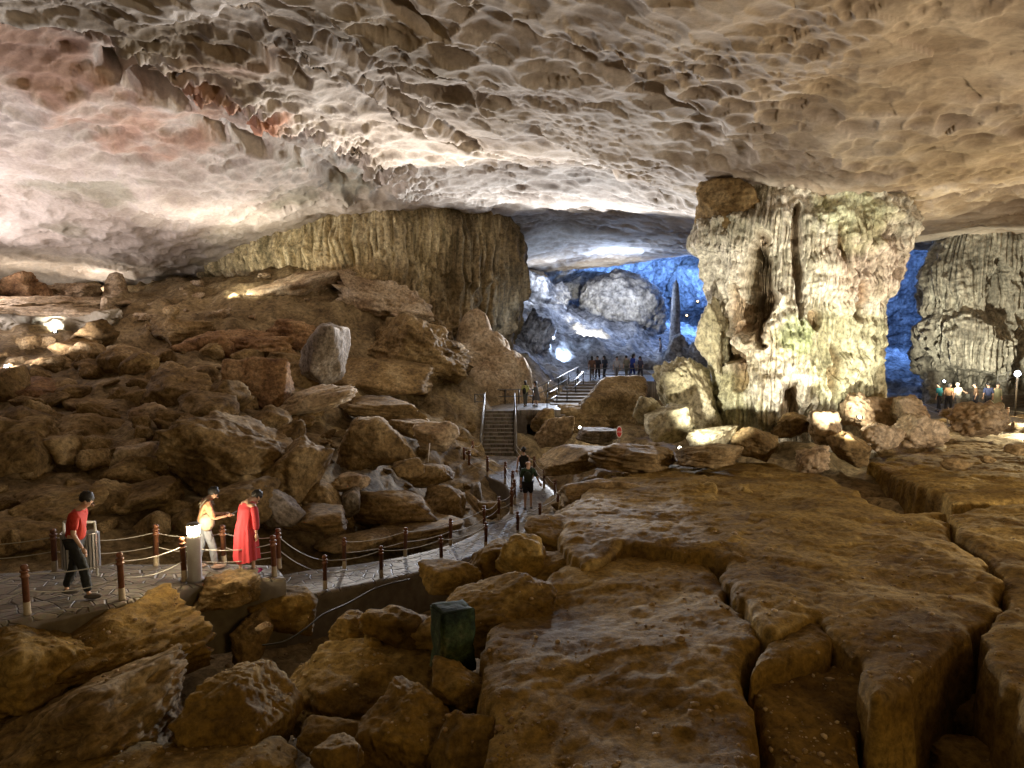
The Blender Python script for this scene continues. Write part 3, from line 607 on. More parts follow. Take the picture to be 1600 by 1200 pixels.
bvh = BVHTree.FromPolygons([tuple(a) for a in vv.reshape(-1, 3).tolist()], [tuple(a) for a in ff.reshape(-1, 4).tolist()])
def ground(px, py, default=None):
    o = Vector((0, 0, CAMZ)); d = (P(px, py, 20) - o).normalized(); h = bvh.ray_cast(o, d); return h[0] if h[0] is not None else default
def ground_z(x, y):
    h = bvh.ray_cast(Vector((x, y, 40)), Vector((0, 0, -1))); return h[0].z if h[0] is not None else 0
SMALL = []
def scatter_ground(n, box, sz, grp, label, m, seed, name='small_rock'):
    rs = random.Random(seed); protos = []; k = 0
    while k < n:
        px, py = rs.uniform(box[0], box[2]), rs.uniform(box[1], box[3]); g = ground(px, py)
        if g is None: k += 1; continue
        s = rs.uniform(*sz) if rs.random() < 0.6 else sz[0]
        if len(protos) < 9:
            me = rock_mesh(name, (1, rs.uniform(0.7, 1), rs.uniform(0.5, 0.8)), seed * 31 + k, 4, rough=0.14, strata=0.07); protos.append(me); me.materials.append(M[m])
        o = link(name, protos[k % len(protos)], None, None, g + Vector((0, 0, 0.1 * s))); r = s / 2
        o.scale = (r * rs.uniform(0.8, 1.3), r * rs.uniform(0.8, 1.3), r * rs.uniform(0.7, 1.2)); o.rotation_euler = (rad(rs.uniform(-15, 15)), rad(rs.uniform(-20, 20)), rs.uniform(0, 6.28))
        tag(o, label, 'rock', grp); SMALL.append((o, label, px, py, s)); k += 1
scatter_ground(50, (0, 530, 500, 720), (1.1, 2.6), 'larger loose rocks of the left slope', 'big brown rock', 'brown', 311)
scatter_ground(110, (0, 545, 480, 860), (0.35, 1.5), 'small rocks of the left rubble slope', 'small brown rock in the rubble slope between the walkway and the left wall', 'brown', 301)
scatter_ground(60, (500, 650, 740, 860), (0.3, 1.0), 'small rocks between the left slope and the stairs', 'small rock lying between the overhanging boulder and the stairs', 'brown', 302)
scatter_ground(34, (870, 680, 1180, 800), (0.3, 0.9), 'small rocks around the red sign', 'small brown rock on the uneven ground around the red sign', 'brown', 303)
scatter_ground(44, (1040, 625, 1560, 700), (0.25, 0.9), 'small rocks at the foot of the column', 'small lumpy rock in the heap at the foot of the great column', 'tan', 304)
scatter_ground(40, (60, 430, 520, 540), (0.3, 0.9), 'small stones on the upper left slope', 'small stone on the tan slope below the left ceiling', 'tan', 305)
scatter_ground(30, (850, 560, 1110, 640), (0.5, 1.6), 'small rocks of the far chamber', 'small blue lit rock on the far chamber floor', 'far', 306)
LM = [('the pointed left edge rock', 32, 728), ('the long brown boulder', 118, 690), ('the white streaked flat rock', 62, 618), ('the largest angular boulder', 282, 612), ('the squarish reddish boulder', 408, 598), ('the upright grey slab', 505, 553),
 ('the pale brown boulder', 214, 722), ('the huge rock mass', 372, 712), ('the spiky upright rock', 302, 685), ('the overhanging boulder', 584, 688), ('the pale grey patched boulder', 683, 676), ('the flat oval rock', 672, 739), ('the slanting grey slab', 432, 792), ('the long boulder', 618, 796),
 ('the jagged pale rock', 240, 655), ('the peaked rock', 140, 552), ('the lumpy brown rock', 215, 575), ('the reddish rock shelf', 400, 535), ('the man in red', 121, 780), ('the thin slanting slab', 742, 790), ('the red sign', 967, 700), ('the black gap', 1088, 782), ('the two walkers', 822, 740), ('the rough crumpled boulder', 868, 672),
 ('the column foot lamp', 1050, 698), ('the rough pitted boulder', 1265, 716), ('the tall lumpy rock', 1290, 668), ('the dark crevice', 1400, 740), ('the cauliflower rock', 1432, 672), ('the big crumbly rock', 1538, 655), ('the pale wall face', 130, 520), ('the knobbed stalagmite', 269, 480), ('the thin brown stalagmite', 166, 480), ('the lumpy tan bank', 470, 452),
 ('the square brown block', 955, 625), ('the far people', 960, 572), ('the far stalagmite', 1054, 500), ('the bright passage floodlight', 865, 527)]
cnt = {}
for o, base_, px, py, s_ in SMALL: 
    nm, ax, ay = min(LM, key=lambda a: (a[1] - px) ** 2 + (2 * (a[2] - py)) ** 2); dx, dy = px - ax, py - ay
    rel = ('right of' if dx > 0 else 'left of') if abs(dx) > 1.6 * abs(dy) else ('below' if dy > 0 else 'above'); cnt.setdefault((nm, rel), []).append((math.hypot(dx, dy), o, base_.split()[1], s_))
NTH = ['nearest', 'second nearest', 'third nearest', 'fourth nearest', 'fifth nearest', 'sixth nearest', 'seventh nearest', 'eighth nearest', 'ninth nearest', 'tenth nearest', 'eleventh nearest', 'twelfth nearest', 'thirteenth nearest', 'fourteenth nearest', 'fifteenth nearest', 'sixteenth nearest']
for (nm, rel), L_ in cnt.items():
    L_.sort(key=lambda a: a[0])
    for i_, (d_, o, wd_, s_) in enumerate(L_): o['label'] = ('%s %s loose rock %s %s%s' % ('larger' if s_ > 0.7 else 'small', {'blue': 'bluish', 'stone': 'tan', 'lumpy': 'tan lumpy', 'rock': 'brown'}.get(wd_, wd_), rel, nm, (', ' + NTH[min(i_, 15)] + ' one') if len(L_) > 1 else ''))
# ================================================================== great cracked slabs of the right foreground
def ray_plane(px, py, c, gx, gy):
    d = P(px, py, 1.0) - Vector((0, 0, CAMZ)); t = (c - CAMZ) / (d.z - gx * d.x - gy * d.y); return (d.x * t, d.y * t)
def slab(poly, c, gx, gy, seed, label, m='ochre', res=0.06, depth=2.2, relief=0.12, bevel=0.13, warp=0.20, terr=0.0):
    q = np.array([ray_plane(a, b, c, gx, gy) for a, b in poly]); lo = q.min(0) - 0.6; hi = q.max(0) + 0.6
    nx = int((hi[0] - lo[0]) / res) + 2; ny = int((hi[1] - lo[1]) / res) + 2
    X, Y = np.meshgrid(np.linspace(lo[0], hi[0], nx), np.linspace(lo[1], hi[1], ny)); x = X.ravel(); y = Y.ravel(); b = np.stack([x, y, x * 0], 1)
    wx = x + warp * (fbm(b / 0.9, 4, seed)); wy = y + warp * (fbm(b / 0.9 + 31, 4, seed + 1))
    d = np.full(len(x), 1e9); ins = np.zeros(len(x), bool); n = len(q)
    for k in range(n):
        ax, ay = q[k]; bx, by = q[(k + 1) % n] - q[k]; t = np.clip(((wx - ax) * bx + (wy - ay) * by) / (bx * bx + by * by + 1e-9), 0, 1)
        d = np.minimum(d, np.hypot(wx - ax - t * bx, wy - ay - t * by)); cy = q[(k + 1) % n][1]
        c1 = (ay > wy) != (cy > wy); xi = ax + (wy - ay) * bx / (by if abs(by) > 1e-9 else 1e-9); ins ^= c1 & (wx < xi)
    sd = np.where(ins, d, -d)
    z = c + gx * x + gy * y + relief * fbm(b / 2.8, 3, seed + 2) + 0.034 * fbm(b / 0.5, 5, seed + 3, 0.62) + 0.03 * fbm(b / 0.16, 3, seed + 13, 0.6, ridged=True) - 0.03 * sstep(0.42, 0.5, fbm(b / 1.6, 4, seed + 8, 0.6, ridged=True))
    if terr: lv = fbm(b / 2.8, 3, seed + 4) * 3; fr = lv - np.floor(lv); z += terr * (np.floor(lv) + sstep(0.42, 0.58, fr))
    z -= bevel * np.exp(-np.maximum(sd, 0) / (bevel * 0.8)) * 0.75
    f1, f2, cid = worley(b / 0.55 + 0.3, seed + 5)
    z -= np.where(sd < 0, (-sd) * 11 * (1 + 0.35 * vnoise(b / 0.5, seed + 6)), 0)
    v = np.stack([x, y, z], 1); drop = sd < -depth / 8.0
    f = grid_faces(ny, nx); f = f[~drop[f].all(1)]
    used = np.unique(f); mp = -np.ones(len(v), int); mp[used] = np.arange(len(used)); o0 = q.mean(0)
    v = v[used] - np.array([o0[0], o0[1], 0]); 
    o = link('rock_slab', mesh_np('rock_slab', v, mp[f]), M[m], None, (o0[0], o0[1], 0)); return tag(o, label, 'rock slab')
slab([(812, 925), (880, 885), (990, 862), (1095, 868), (1122, 888), (1132, 922), (1178, 985), (1166, 1032), (1180, 1100), (1180, 1300), (800, 1300), (772, 1150), (748, 1060), (770, 985)], CAMZ - 4.05, 0.07, -0.05, 401, 'huge tilted slab filling the bottom centre, the largest of the bare brown slabs', relief=0.13, terr=0.03)
slab([(870, 800), (940, 745), (1060, 722), (1200, 722), (1290, 742), (1345, 770), (1400, 792), (1474, 793), (1488, 832), (1528, 872), (1566, 900), (1570, 925), (1543, 958), (1524, 990), (1476, 1012), (1400, 1075), (1380, 1072), (1338, 1008), (1312, 992), (1272, 958), (1210, 984), (1184, 972), (1142, 915), (1130, 876), (1095, 860), (985, 852), (905, 870), (880, 840)], CAMZ - 3.62, 0.0, -0.05, 402, 'broad flat slab in the middle of the right half, between the crevice and the tilted slabs', relief=0.12, terr=0.03)
slab([(1184, 992), (1214, 992), (1270, 966), (1306, 996), (1296, 1012), (1184, 1040)], CAMZ - 3.75, 0.0, -0.05, 403, 'small wedge shaped slab caught between three large slabs', res=0.03)
slab([(1194, 1062), (1222, 1046), (1312, 1020), (1336, 1022), (1362, 1060), (1362, 1100), (1334, 1180), (1330, 1300), (1196, 1300), (1190, 1110)], CAMZ - 5.5, 0.0, 0.12, 404, 'block shaped slab with a rounded top leaning beside a black gap', res=0.04, depth=2.6)
slab([(1484, 796), (1600, 782), (1900, 800), (2000, 1150), (1640, 1140), (1596, 1078), (1546, 1010), (1566, 962), (1584, 925), (1576, 902), (1543, 866), (1498, 830)], CAMZ - 3.60, 0.0, -0.05, 405, 'slab at the right edge beyond the long winding crack', relief=0.2)
slab([(1360, 722), (1440, 700), (1560, 682), (1800, 676), (2000, 700), (2000, 775), (1700, 780), (1600, 772), (1490, 782), (1476, 766), (1420, 752)], CAMZ - 3.55, 0.0, -0.052, 406, 'pale flat slab behind the dark crevice in front of the right hand people', relief=0.14)
slab([(880, 770), (960, 735), (1080, 742), (1130, 765), (1060, 775), (940, 800)], CAMZ - 4.2, 0.0, -0.045, 407, 'low layered slab right of the two people walking away', relief=0.3, terr=0.1)
# ================================================================== columns and curtains of calcite
def hash1(i, seed):
    h = _hash(i.astype(np.int64), i.astype(np.int64) * 0, i.astype(np.int64) * 0, seed); return (h % 1009) / 1009.0
def drape(u, z, layers, seed):
    """rows of hanging stalactite fingers: u = metres around, z = height; returns outward displacement"""
    out = np.zeros(len(u)); k = 0
    for (w, zc, ln, th, ext, wav) in layers:
        b = np.stack([u, z * 0.15, z * 0], 1); b[:, 1] = z * 0.35; s = u / w + 1.6 * vnoise(b / (w * 4), seed + k) ; i = np.floor(s); f = 2 * (s - i) - 1; rn = hash1(i, seed + k)
        zb = zc + wav * vnoise(np.stack([u / 2.2, u * 0, u * 0], 1), seed + 50 + k) - rn * ln
        wd = np.clip((z - zb) / 0.55, 0, 1) ** 0.5 + 1e-6
        fing = np.sqrt(np.clip(1 - (f / wd) ** 2, 0, 1)); on = (z > zb)
        fade = 1 - sstep(zc + ext * 0.35, zc + ext, z)
        out = np.maximum(out, np.where(on, th * fade * (0.45 * np.clip((z - zb) / 0.3, 0, 1) + 0.55 * fing) * (0.6 + 0.6 * rn), 0)); k += 1
    return out
def column(name, prof, D, ratio, layers, seed, m, label, cavities=(), front=850, rows=640, flute=0.20, pop=0.20, amp=0.45, tints=None, lobes=()):
    """prof: rows (photo y, x left, x right); the column stands at distance D"""
    pr = np.array([[P((a[1] + a[2]) / 2, a[0], D).x, (a[2] - a[1]) / 2 * D / FPX, P(0, a[0], D).z] for a in prof]); pr = pr[np.argsort(pr[:, 2])]
    Z = np.linspace(pr[0, 2], pr[-1, 2], rows); cx = np.interp(Z, pr[:, 2], pr[:, 0]); ra = np.interp(Z, pr[:, 2], pr[:, 1])
    k = np.ones(9) / 9; cx = np.convolve(np.pad(cx, 4, 'edge'), k, 'valid'); ra = np.convolve(np.pad(ra, 4, 'edge'), k, 'valid')
    th = np.r_[np.linspace(-math.pi - 0.25, 0.25, front, endpoint=False), np.linspace(0.25, math.pi - 0.25, 120, endpoint=False)]
    TH, ZZ = np.meshgrid(th, Z); A = ra[:, None]; nx, ny = np.cos(TH), np.sin(TH)
    sq = (np.abs(nx) ** 2.6 + np.abs(ny) ** 2.6) ** (-1 / 2.6)                   # slightly boxy plan
    X = cx[:, None] + A * nx * sq; Y = D + A * ratio * ny * sq
    z = ZZ.ravel(); v = np.stack([X.ravel(), Y.ravel(), z], 1); c0 = np.median(cx)
    u = (X - c0 + np.where(X > c0, 1, -1) * (Y - (D - A * ratio) - np.abs(X - c0) * 0.15) * 0.9).ravel()          # pleats hang plumb
    n = np.stack([nx.ravel() * ratio, ny.ravel(), z * 0], 1); n /= np.linalg.norm(n, axis=1, keepdims=True)
    zw = z + 0.9 * vnoise(v / 1.3, seed + 40) + 0.25 * vnoise(v / 0.35, seed + 41)
    dd = drape(u, zw, layers, seed)
    big = amp * fbm(v / 2.2, 4, seed + 60); 
    fl = flute * (fbm(np.stack([u / 0.30, u * 0 + 3, z / 3.5], 1), 3, seed + 61, ridged=True) - 0.5)
    fl = fl + flute * 0.45 * (fbm(np.stack([u / 0.10, u * 0 + 9, z / 1.8], 1), 2, seed + 66, ridged=True) - 0.5)
    f1, f2, c = worley(v / 0.42 + 0.2 * vnoise(v / 0.3, 3)[:, None], seed + 62); pm = sstep(-0.15, 0.3, vnoise(v / 1.7, seed + 63)); pp = pop * pm * (0.6 - np.clip(f1, 0, 1)) * 2
    tot = dd + big + fl * (1 - 0.6 * pm) + pp + 0.03 * fbm(v / 0.2, 2, seed + 64)
    px, py = to_px(v); frontm = n[:, 1] < 0.15
    t = np.ones((len(v), 3))
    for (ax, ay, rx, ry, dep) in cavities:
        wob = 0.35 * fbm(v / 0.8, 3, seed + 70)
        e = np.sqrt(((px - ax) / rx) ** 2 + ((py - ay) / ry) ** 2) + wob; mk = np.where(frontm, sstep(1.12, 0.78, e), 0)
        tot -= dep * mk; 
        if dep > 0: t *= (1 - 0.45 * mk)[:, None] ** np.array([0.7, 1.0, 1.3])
    v = v + n * tot[:, None]
    t *= (1 + 0.3 * np.clip(fbm(v / 1.2, 4, seed + 80), -0.8, 0.8))[:, None]
    for (ax, ay, rr, col, s) in (tints or ()):
        e = np.hypot(px - ax, py - ay) / rr + 0.45 * fbm(v / 1.3, 4, seed + 81); mk = (sstep(1.2, 0.6, e) * s)[:, None]; t = t * (1 - mk) + np.array(col) * t * mk
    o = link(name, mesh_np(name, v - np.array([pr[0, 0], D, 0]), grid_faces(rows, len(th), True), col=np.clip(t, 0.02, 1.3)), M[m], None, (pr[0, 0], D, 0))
    return tag(o, label, 'cave column')
def zy(py, D): return P(800, py, D).z
Dp = 29.5; zz = lambda y: zy(y, Dp - 2)
GREAT = column('limestone_column', [(240, 1135, 1406), (300, 1140, 1408), (335, 1125, 1404), (350, 1100, 1402), (388, 1096, 1386), (404, 1120, 1380), (450, 1126, 1364), (480, 1130, 1356), (540, 1128, 1354), (600, 1130, 1352), (640, 1136, 1350), (680, 1130, 1350), (720, 1110, 1370), (780, 1090, 1390)],
    Dp, 0.62, [(0.15, zz(385), 1.3, 0.36, 2.2, 1.2), (0.30, zz(350), 0.5, 0.35, 1.5, 0.5), (0.13, zz(470), 1.4, 0.30, 2.4, 1.8), (0.20, zz(540), 1.3, 0.34, 2.4, 1.6), (0.14, zz(600), 1.1, 0.32, 2.0, 1.2), (0.20, zz(655), 1.2, 0.38, 2.6, 0.8)], 501, 'pillar',
    'great pale fluted limestone column reaching from the floor to the ceiling, widening at its top',
    cavities=[(1186, 450, 26, 78, 2.1), (1246, 395, 9, 92, 1.2), (1152, 500, 10, 60, 0.5), (1290, 610, 8, 40, 0.4), (1310, 380, 8, 30, 0.3), (1270, 500, 12, 16, 0.5), (1128, 548, 34, 24, 1.0), (1160, 585, 12, 30, 0.5), (1230, 640, 14, 40, 0.6), (1340, 470, 10, 30, 0.4), (1300, 560, 8, 30, 0.35), (1220, 570, 46, 110, -0.55), (1330, 420, 60, 60, -0.3), (1205, 640, 20, 60, -0.5), (1170, 520, 12, 32, -0.9)],
    tints=[(1350, 410, 75, (1.0, 0.88, 0.86), 0.9), (1160, 540, 70, (1.0, 0.93, 0.82), 0.6), (1320, 560, 90, (0.95, 1.0, 0.76), 0.7), (1120, 640, 70, (0.95, 1.0, 0.74), 0.7), (1330, 340, 55, (0.80, 0.92, 0.68), 0.7), (1090, 540, 50, (0.66, 0.6, 0.5), 0.7), (1240, 520, 30, (0.82, 1.0, 0.74), 0.8)])
def part(o, name): 
    del o['label']; del o['category']; o.name = name; bpy.context.view_layer.update(); mw = o.matrix_world.copy(); o.parent = GREAT; o.matrix_parent_inverse = GREAT.matrix_world.inverted(); o.matrix_world = mw
bpy.context.view_layer.update()
part(R(1140, 322, 118, 92, 28.6, 6, 510, 'brown', 'x', rough=0.06), 'wedged_rock')
GREAT.children[0]['label'] = 'smooth brown rock wedged between column and ceiling'
part(R(1112, 515, 62, 120, 28.8, 6, 511, 'pillarrock', 'x', knobby=0.15, rough=0.14), 'side_lobe')
part(R(1080, 618, 92, 130, 28.8, 22, 512, 'pillarrock', 'x', rough=0.14, strata=0.07, knobby=0.12, sub=6), 'buttress')
part(R(1362, 600, 40, 110, 29.6, 0, 513, 'pillarrock', 'x', rough=0.10, knobby=0.1), 'side_lobe')
Dr = 46; zr = lambda y: zy(y, Dr - 3)
column('limestone_column', [(310, 1494, 1700), (366, 1482, 1700), (400, 1478, 1690), (430, 1464, 1680), (460, 1452, 1680), (520, 1450, 1680), (560, 1452, 1680), (600, 1456, 1680), (640, 1460, 1690), (680, 1454, 1700)],
    Dr, 0.55, [(0.30, zr(415), 3.0, 0.6, 3.5, 1.6), (0.22, zr(450), 1.8, 0.45, 2.6, 2.0), (0.26, zr(545), 1.8, 0.7, 2.2, 1.6), (0.4, zr(590), 0.8, 0.7, 1.8, 0.8)], 521, 'darkcol',
    'dark grey column with rows of stalactites at the right edge, its middle lit cream', cavities=[(1475, 560, 14, 50, 1.0), (1560, 480, 20, 60, 1.0), (1590, 560, 20, 50, 0.8), (1520, 540, 60, 50, -1.0), (1500, 600, 60, 25, 1.2), (1450, 590, 24, 60, 0.8)], front=620, rows=460, amp=0.6, flute=0.2, pop=0.22)
# ---- the brown curtain wall, left of the centre
def curtain():
    tab = [(330, 53, 452, 412), (372, 50.5, 444, 402), (420, 49, 438, 385), (480, 47.5, 436, 360), (540, 46.3, 440, 345), (600, 45.2, 470, 338), (650, 46.4, 520, 335), (700, 47.6, 560, 335), (740, 48.4, 590, 338), (772, 49.2, 612, 345), (792, 51, 612, 350), (799, 53.5, 612, 352), (802, 58, 608, 350), (786, 66, 600, 350), (740, 76, 595, 350)]
    Pb = np.array([P(a, y1, D)[:] for a, D, y1, y2 in tab]); Pt = np.array([P(a, y2, D)[:] for a, D, y1, y2 in tab]); seg = np.r_[0, np.cumsum(np.hypot(*np.diff(Pb[:, :2], axis=0).T))]
    nu, nv = 900, 380; s = np.linspace(0, seg[-1], nu); X = np.interp(s, seg, Pt[:, 0]); Y = np.interp(s, seg, Pt[:, 1]); zb = np.interp(s, seg, Pb[:, 2]) - 1.2; zt = np.interp(s, seg, Pt[:, 2]) + 1.5
    k = np.ones(41) / 41; X = np.convolve(np.pad(X, 20, 'edge'), k, 'valid'); Y = np.convolve(np.pad(Y, 20, 'edge'), k, 'valid')
    T = np.linspace(0, 1, nv)[:, None]; ZZ = zb + (zt - zb) * T; Ta = T ** 1.0
    shr = sstep(0.45, 0.75, s / seg[-1]) * 1.5; XX = X - shr * sstep(0.55, 1.0, Ta) ** 2 + 0 * ZZ; YY = Y + 0 * ZZ - 1.4 * (1 - sstep(0.0, 0.6, Ta)) * sstep(0, 0.2, s / seg[-1]) * (1 - sstep(0.45, 0.6, s / seg[-1]))
    V = np.stack([XX, YY, ZZ], -1); n = grid_normals(V).reshape(-1, 3); out = np.stack([np.gradient(Y), -np.gradient(X)], -1); n *= np.where((n[:, 0] * np.tile(out[:, 0], nv) + n[:, 1] * np.tile(out[:, 1], nv)) < 0, -1, 1)[:, None]
    v = V.reshape(-1, 3); u = np.tile(s, nv); z = v[:, 2]; zc = lambda y: zy(y, 45)
    dd = drape(u, z + 0.8 * vnoise(v / 2.0, 7), [(0.38, zc(368), 2.2, 0.8, 2.4, 1.6), (0.55, zc(400), 2.6, 1.0, 3.4, 2.0), (0.6, zc(480), 2.4, 0.6, 5.0, 2.4), (0.30, zc(430), 1.8, 0.5, 2.8, 2.4)], 601)
    left = 1 - sstep(0.30, 0.5, u / seg[-1]); low = 1 - sstep(0.25, 0.5, np.repeat(np.linspace(0, 1, nv), nu))
    fl = 0.42 * (fbm(np.stack([u / 0.75, u * 0, z / 9.0], 1), 3, 602, ridged=True) - 0.5) + 0.15 * (fbm(np.stack([u / 0.22, u * 0, z / 4.0], 1), 2, 603, ridged=True) - 0.5)
    f1, f2, c = worley(v / 0.9 + 0.25 * vnoise(v / 0.5, 3)[:, None], 604)
    mid = np.exp(-((u / seg[-1] - 0.36) / 0.16) ** 2)
    tot = dd * (1 - 0.75 * low) + fl + (0.5 * fbm(v / 2.4, 4, 605)) + low * mid * (0.7 * (0.6 - np.clip(f1, 0, 1)) + 0.5 * fbm(v / 1.1, 4, 606)) 
    v = v + n * tot[:, None]
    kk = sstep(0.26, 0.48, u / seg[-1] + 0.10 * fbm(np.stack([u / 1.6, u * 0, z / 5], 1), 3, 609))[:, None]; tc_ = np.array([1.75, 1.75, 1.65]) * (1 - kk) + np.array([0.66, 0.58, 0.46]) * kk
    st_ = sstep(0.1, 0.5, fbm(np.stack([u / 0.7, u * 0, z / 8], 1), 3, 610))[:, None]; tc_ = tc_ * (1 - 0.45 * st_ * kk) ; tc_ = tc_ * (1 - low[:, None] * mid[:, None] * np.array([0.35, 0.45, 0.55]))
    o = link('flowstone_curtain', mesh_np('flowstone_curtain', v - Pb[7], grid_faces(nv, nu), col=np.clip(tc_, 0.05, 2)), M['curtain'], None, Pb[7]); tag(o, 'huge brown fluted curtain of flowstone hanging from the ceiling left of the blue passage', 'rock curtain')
curtain()
# ---- flowstone mound with a round head below the curtain
def mound():
    c = P(742, 500, 45.6); top = P(742, 482, 45.6).z; n = 420; r1 = 7.0
    g = np.linspace(-1, 1, n); X, Y = np.meshgrid(g * r1, g * r1 * 0.55); x = X.ravel(); y = Y.ravel(); b = np.stack([x, y, x * 0], 1)
    r = np.hypot(x, y / 0.62) * (1 + 0.12 * fbm(b / 2, 3, 611)); a = np.arctan2(y, x)
    yq = y / 0.68; dome = lambda cx, cy, R, h: np.where((x - cx) ** 2 + (yq - cy) ** 2 < R * R, h * np.sqrt(np.clip(1 - ((x - cx) ** 2 + (yq - cy) ** 2) / R ** 2, 0, 1)), -99)
    z = -1.15 * np.maximum(r - 1.2, 0) ** 0.85 - 2.3 - 2.5 * np.maximum(r - 5.0, 0)
    z = np.maximum(z, -2.3 + dome(0, 0, 1.15, 2.3)); z = np.maximum(z, -3.2 + dome(0.7, -0.5, 1.6, 1.9)); z = np.maximum(z, -3.6 + dome(-0.2, -1.0, 1.7, 1.5)); z = np.maximum(z, -4.2 + dome(1.6, -1.2, 1.9, 1.6)); z = np.maximum(z, -4.6 + dome(-1.4, -1.8, 2.0, 1.4)); z = np.maximum(z, -5.0 + dome(0.6, -2.6, 2.3, 1.5))
    v = np.stack([x, y, z], 1); f1, f2, cc = worley(v / 0.8 + 0.3 * vnoise(v / 0.6, 2)[:, None], 612); sk = sstep(1.0, 2.2, r)
    z = z + (0.10 + 0.34 * sk) * (0.55 - np.clip(f1, 0, 1)) + 0.10 * fbm(v / 0.5, 4, 613) + 0.12 * sk * np.sin(r * 5 + 3 * fbm(b / 1.2, 2, 5))
    o = link('flowstone_mound', mesh_np('flowstone_mound', np.stack([x, y, z], 1), grid_faces(n, n)), M['tan'], None, (c.x, c.y, top)); tag(o, 'pale lumpy flowstone mound with a round head below the brown curtain', 'flowstone mound')
mound()
# ---- smaller dripstones and walls
def stalagmite(px, ytop, ybase, wpx, D, seed, m, label, knob=False):
    k = D / FPX; top = P(px, ytop, D); bs = P(px, ybase, D); h = top.z - bs.z; w = wpx * k / 2; n = 120; nt_ = 64
    t = np.linspace(0, 1, n); th = np.linspace(0, 2 * math.pi, nt_, endpoint=False); T, A = np.meshgrid(t, th, indexing='ij')
    pr = np.interp(t, [0, 0.05, 0.3, 0.7, 0.93, 1], [1.7, 1.35, 1.0, 0.8, 0.55, 0.03])
    if knob: pr = np.interp(t, [0, 0.15, 0.45, 0.52, 0.62, 0.8, 0.94, 1], [1.5, 1.0, 0.5, 0.55, 1.15, 1.3, 0.8, 0.03])
    Rr = w * pr[:, None] + 0 * A; v = np.stack([Rr * np.cos(A), Rr * np.sin(A), T * h], -1).reshape(-1, 3)
    d = 1 + 0.22 * fbm(v / (w * 1.2) * np.array([1, 1, 0.35]), 4, seed) + 0.16 * fbm(v / (w * 0.6) * np.array([1, 1, 2]), 3, seed + 1, ridged=True); v[:, :2] *= d[:, None]
    o = link('stalagmite', mesh_np('stalagmite', v, grid_faces(n, nt_, True)), M[m], None, bs); return tag(o, label, 'stalagmite')
stalagmite(1054, 436, 560, 15, 70, 701, 'far', 'tall thin stalagmite standing in the blue light beside the great dome')
stalagmite(166, 462, 520, 16, 39, 702, 'tan', 'thin brown stalagmite at the head of the left slope')
stalagmite(269, 476, 512, 19, 36, 703, 'brown', 'short stalagmite with a round knob on top of the left slope', knob=True)
stalagmite(183, 425, 470, 34, 45, 704, 'tan', 'thick white lit dripstone joining slope and ceiling at the left', knob=False)
stalagmite(62, 440, 480, 40, 42, 705, 'red', 'stubby orange dripstone below the left ceiling')
M['pale'] = rock_mat('pale_limestone_wall', [(0.22, 0.18, 0.12), (0.36, 0.32, 0.24), (0.46, 0.42, 0.34)], 0.4, 0.5, 0.06, fine=5, spots=0.15)
R(112, 524, 170, 90, 38.5, 0, 710, 'pale', 'pale limestone wall face lit by a floodlight at the left', rough=0.20, sharp=30, planes=9, yaw=0, knobby=0.06, sub=6, df=0.5)
R(0, 520, 130, 74, 38.2, 0, 711, 'pale', 'dim grey limestone wall face at the left edge beside the dark crack', rough=0.16, sharp=30, planes=9, yaw=0, knobby=0.05, sub=6, df=0.5)
R(75, 478, 230, 34, 39.5, 0, 712, 'tan', 'brown ledge running along the top of the pale limestone wall', rough=0.22, strata=0.02, yaw=0, knobby=0.15)
R(20, 455, 100, 50, 42, 6, 713, 'red', 'orange brown rock above the ledge at the left edge', rough=0.14)
R(110, 460, 90, 36, 44, 0, 714, 'tan', 'rough rock glowing white under the low left ceiling', rough=0.2, knobby=0.2)
R(240, 500, 110, 24, 40, -4, 715, 'tan', 'tan ledge on the upper left slope right of the thin stalagmite', strata=0.12)
R(470, 452, 200, 60, 45, 18, 716, 'tan', 'lumpy tan bank at the left foot of the brown curtain', rough=0.12, knobby=0.08)
R(615, 478, 160, 90, 44.2, -8, 717, 'tan', 'knobbly brown bank at the foot of the brown curtain', rough=0.16, knobby=0.15, sub=6)
R(640, 545, 200, 110, 40.5, -12, 718, 'brown', 'dark brown slope of broken rock below the curtain', rough=0.16, strata=0.10, sub=6)
R(590, 590, 170, 60, 37, -6, 719, 'brown', 'smooth brown slope above the wide flat ledge', rough=0.08)
